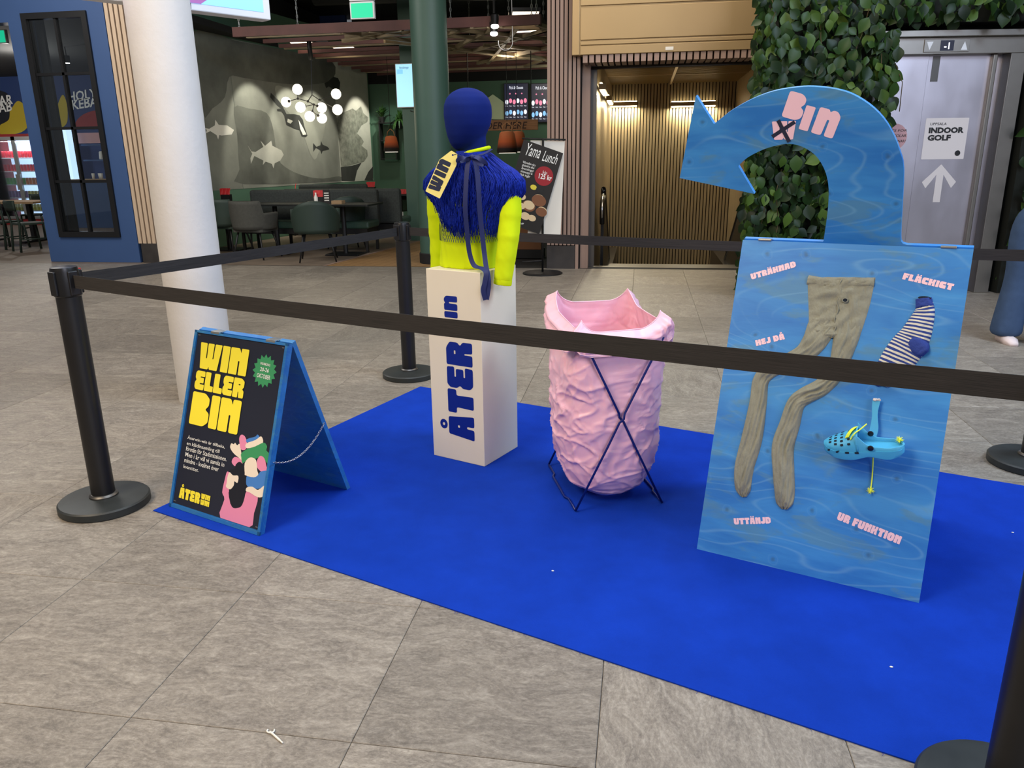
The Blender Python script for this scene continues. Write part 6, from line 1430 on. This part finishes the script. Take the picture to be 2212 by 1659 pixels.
for k in range(2700):                                           # main front, above the lift, right side
    r = random.random()
    if r < .62: u, z = random.uniform(ivl - .04, LE - .02), random.uniform(.1, 3.4)
    elif r < .88: u, z = random.uniform(LE - .1, f2_ + .8), random.uniform(zh2 + .15, 3.4)
    else: u, z = random.uniform(f2_ + .06, f2_ + .7), random.uniform(.1, 3.2)
    hang = .12 * noise.noise(V3((u * 1.6, z * 1.6, 2)))
    if r < .62 and u > LE - .2 and z < zh - .5 + .4 * noise.noise(V3((z * 3, 0, 1))): u -= .12
    P = onE(u, z, .16 + hang + random.uniform(-.06, .20))
    if keep(P): addleaf(P, en, random.uniform(.065, .145))
for k in range(1300):                                           # left flank of the planting
    z, dpt = random.uniform(0, 3.4), random.uniform(0, 1.9); sdn = -edx; P = EP + edx * (ivl - .0 - random.uniform(-.10, .05)) + en * .16 + V3((0, 0, z)); fd = V3((P.x, P.y, 0)).normalized(); P += fd * dpt * .8 + V3((fd.y, -fd.x, 0)) * random.uniform(0, .06)
    if keep(P): addleaf(P, (sdn + en * .5).normalized(), random.uniform(.085, .14))
for k in range(90):                                             # sprays hanging over the lift frame
    u, z = random.uniform(LE - .05, LE + .12), random.uniform(zh - .75, zh + .2); P = onE(u, z, random.uniform(.18, .28)); addleaf(P, en, random.uniform(.09, .14))
def pxarea(T, s, P):
    c = RC.transposed() @ (P - CAMP); return s / c.z
leaves.sort(key=lambda l: -pxarea(*l) + (100 if not keep(l[2]) else 0))
# the 300 that show largest and lie outermost are single leaves, the rest one mass
vis = [l for l in leaves if keep(l[2]) and not (RC.transposed() @ (l[2] - CAMP)).z < 0]
chosen = set(id(l) for l in vis[:1200]); front = sorted((l for l in vis if id(l) in chosen), key=lambda l: -(l[2] - EP).dot(en))[:300]
fid = set(id(l) for l in front)
mass = MB(); mass.fix = False; tone = []
for i, l in enumerate(leaves):
    k = i % 4
    if id(l) in fid:
        o = inst('leaf', lms[k][1], IV); o.matrix_local = l[0]
    else:
        mass.add(lms[k][0].v, lms[k][0].f, l[0]); tone += [random.random()] * len(lms[k][0].v)
me = mass.mesh('leaf_mass', 'keep'); me.materials.append(MATS['ivy_leaf']); at = me.attributes.new('tone', 'FLOAT', 'POINT'); at.data.foreach_set('value', tone)
obj('leaf_mass', me, IV, kind='stuff')
vn = MB()
for k in range(24):
    u = random.uniform(ivl, LE + .1); z = random.uniform(.4, 3.0); vn.tube([onE(u, z, .22), onE(u + random.uniform(-.1, .1), z - .2, .30), onE(u + random.uniform(-.15, .15), z - .45, .26)], .004, 5)
vn.build('vines', 'vine_stem', IV, True, kind='stuff')

# ================================================================= person at the right edge
PP = V3((2.86, 6.16, 0)); ps = thing('person', 'person in wide blue jeans and a dark top bending away at the right edge', 'person', PP, 0)
def skin(name, verts, edges, radii, m, sub=2, root=0):
    me = bpy.data.meshes.new('t'); me.from_pydata(verts, edges, []); o = bpy.data.objects.new('t', me); COL.objects.link(o)
    sk = o.modifiers.new('sk', 'SKIN'); sk.use_smooth_shade = True
    for i, r in enumerate(radii): me.skin_vertices[0].data[i].radius = r if isinstance(r, tuple) else (r, r)
    me.skin_vertices[0].data[root].use_root = True; s = o.modifiers.new('ss', 'SUBSURF'); s.levels = sub; s.render_levels = sub
    e = evalmesh(o, name); e.materials.clear(); e.materials.append(M(m)); e.polygons.foreach_set('use_smooth', [True] * len(e.polygons)); return obj(name, e, ps)
legs = skin('jeans', [(-.03, 0, .93), (-.01, 0, 1.03), (-.115, .0, .84), (-.10, .02, .50), (-.12, .03, .10), (-.12, .03, .035), (.11, .0, .84), (.115, -.04, .50), (.12, -.06, .10), (.12, -.06, .035)], [(0, 1), (0, 2), (2, 3), (3, 4), (4, 5), (0, 6), (6, 7), (7, 8), (8, 9)], [(.185, .13), (.165, .11), (.115, .115), (.092, .09), (.115, .115), (.118, .118), (.105, .105), (.092, .09), (.115, .115), (.118, .118)], 'denim')
top = skin('jumper', [(.0, 0, 1.01), (.06, .02, 1.14), (.20, .06, 1.28), (.32, .10, 1.38), (.37, .11, 1.43), (.27, -.07, 1.36), (.34, -.12, 1.18), (.48, -.10, 1.02), (.33, .26, 1.36), (.40, .32, 1.18), (.52, .28, 1.02)], [(0, 1), (1, 2), (2, 3), (3, 4), (3, 5), (5, 6), (6, 7), (3, 8), (8, 9), (9, 10)], [(.172, .12), (.165, .12), (.17, .125), (.13, .11), (.06, .06), (.06, .06), (.05, .05), (.04, .04), (.06, .06), (.05, .05), (.04, .04)], 'navy_knit')
hdp = V3((.46, .14, 1.52)); MB().ball(hdp, (.085, .078, .11), 20, 14).build('head', 'skin', ps, True); MB().ball(hdp + V3((-.015, 0, .018)), (.095, .088, .112), 20, 14).build('hair', 'hair_brown', ps, True)
for s in (-1, 1): MB().ball(hdp + V3((.078, s * .03, .0)), .010, 8, 6).build('eye', 'black_print', ps, True)
MB().ball(hdp + V3((.09, 0, -.03)), (.014, .011, .018), 8, 6).build('nose', 'skin', ps, True)
for wv_, fs_ in (((.48, -.10, 1.02), 0), ((.52, .28, 1.02), 1)):
    w0 = V3(wv_); hv = [tuple(w0), tuple(w0 + V3((.05, 0, -.05)))]; he = [(0, 1)]; hr = [.026, .034]
    for k in range(5):
        b0 = w0 + V3((.045, (k - 2) * .016, -.05)); o0 = len(hv); ln = (.05, .07, .075, .07, .055)[k]; hv += [tuple(b0 + V3((.03, 0, -.02))), tuple(b0 + V3((.03 + ln * .5, 0, -.02 - ln * .5)))]; he += [(1, o0), (o0, o0 + 1)]; hr += [.010, .008]
    skin('hand', hv, he, hr, 'skin', 1)
for x, y in ((-.12, .03), (.12, -.06)):
    MB().rings([[V3((x + a * .045 * w, y + .02 - .02 + (t - .35) * .26 * -1 + 0 * a, h)) for a, h in ((-1, .0), (1, .0), (1, hh_ * .7), (.4, hh_), (-.4, hh_), (-1, hh_ * .7))] for t, w, hh_ in ((0, .6, .05), (.15, 1, .08), (.45, .95, .075), (.75, 1.05, .055), (1, .6, .03))]).build('shoe', 'shoe_pink', ps, True)

# ================================================================= small litter
fp = pz(594, 1594); fz = thing('dental_flosser', 'white plastic dental flosser lying on the floor tiles in front', 'litter', (fp.x, fp.y, 0.0), 0)
qa = [V3((*(pz(x, y) - fp)[:2], .003)) for x, y in ((611, 1607), (600, 1597), (590, 1588), (583, 1583))]
MB().tube(smoothpts(qa, 4), [.0022] * 3 + [.003] * 10, 6).build('handle', 'debris', fz, True)
MB().tube(smoothpts([V3((*(pz(x, y) - fp)[:2], .003)) for x, y in ((579, 1578), (577, 1582), (583, 1585), (591, 1583), (593, 1578))], 4), .0022, 6).build('bow', 'debris', fz, True)
for k, (x, y) in enumerate(((1194, 1236), (1925, 1444), (2187, 1153))):
    p = pz(x, y); tag(MB().ball((0, 0, .0015), (.005, .0035, .0015), 7, 5).build('paper_crumb', 'debris', None, loc=(p.x, p.y, .004)), ('white crumb on the carpet in front of the pink sack', 'white crumb on the carpet near the right front corner', 'white crumb on the carpet right of the large board')[k], 'litter')
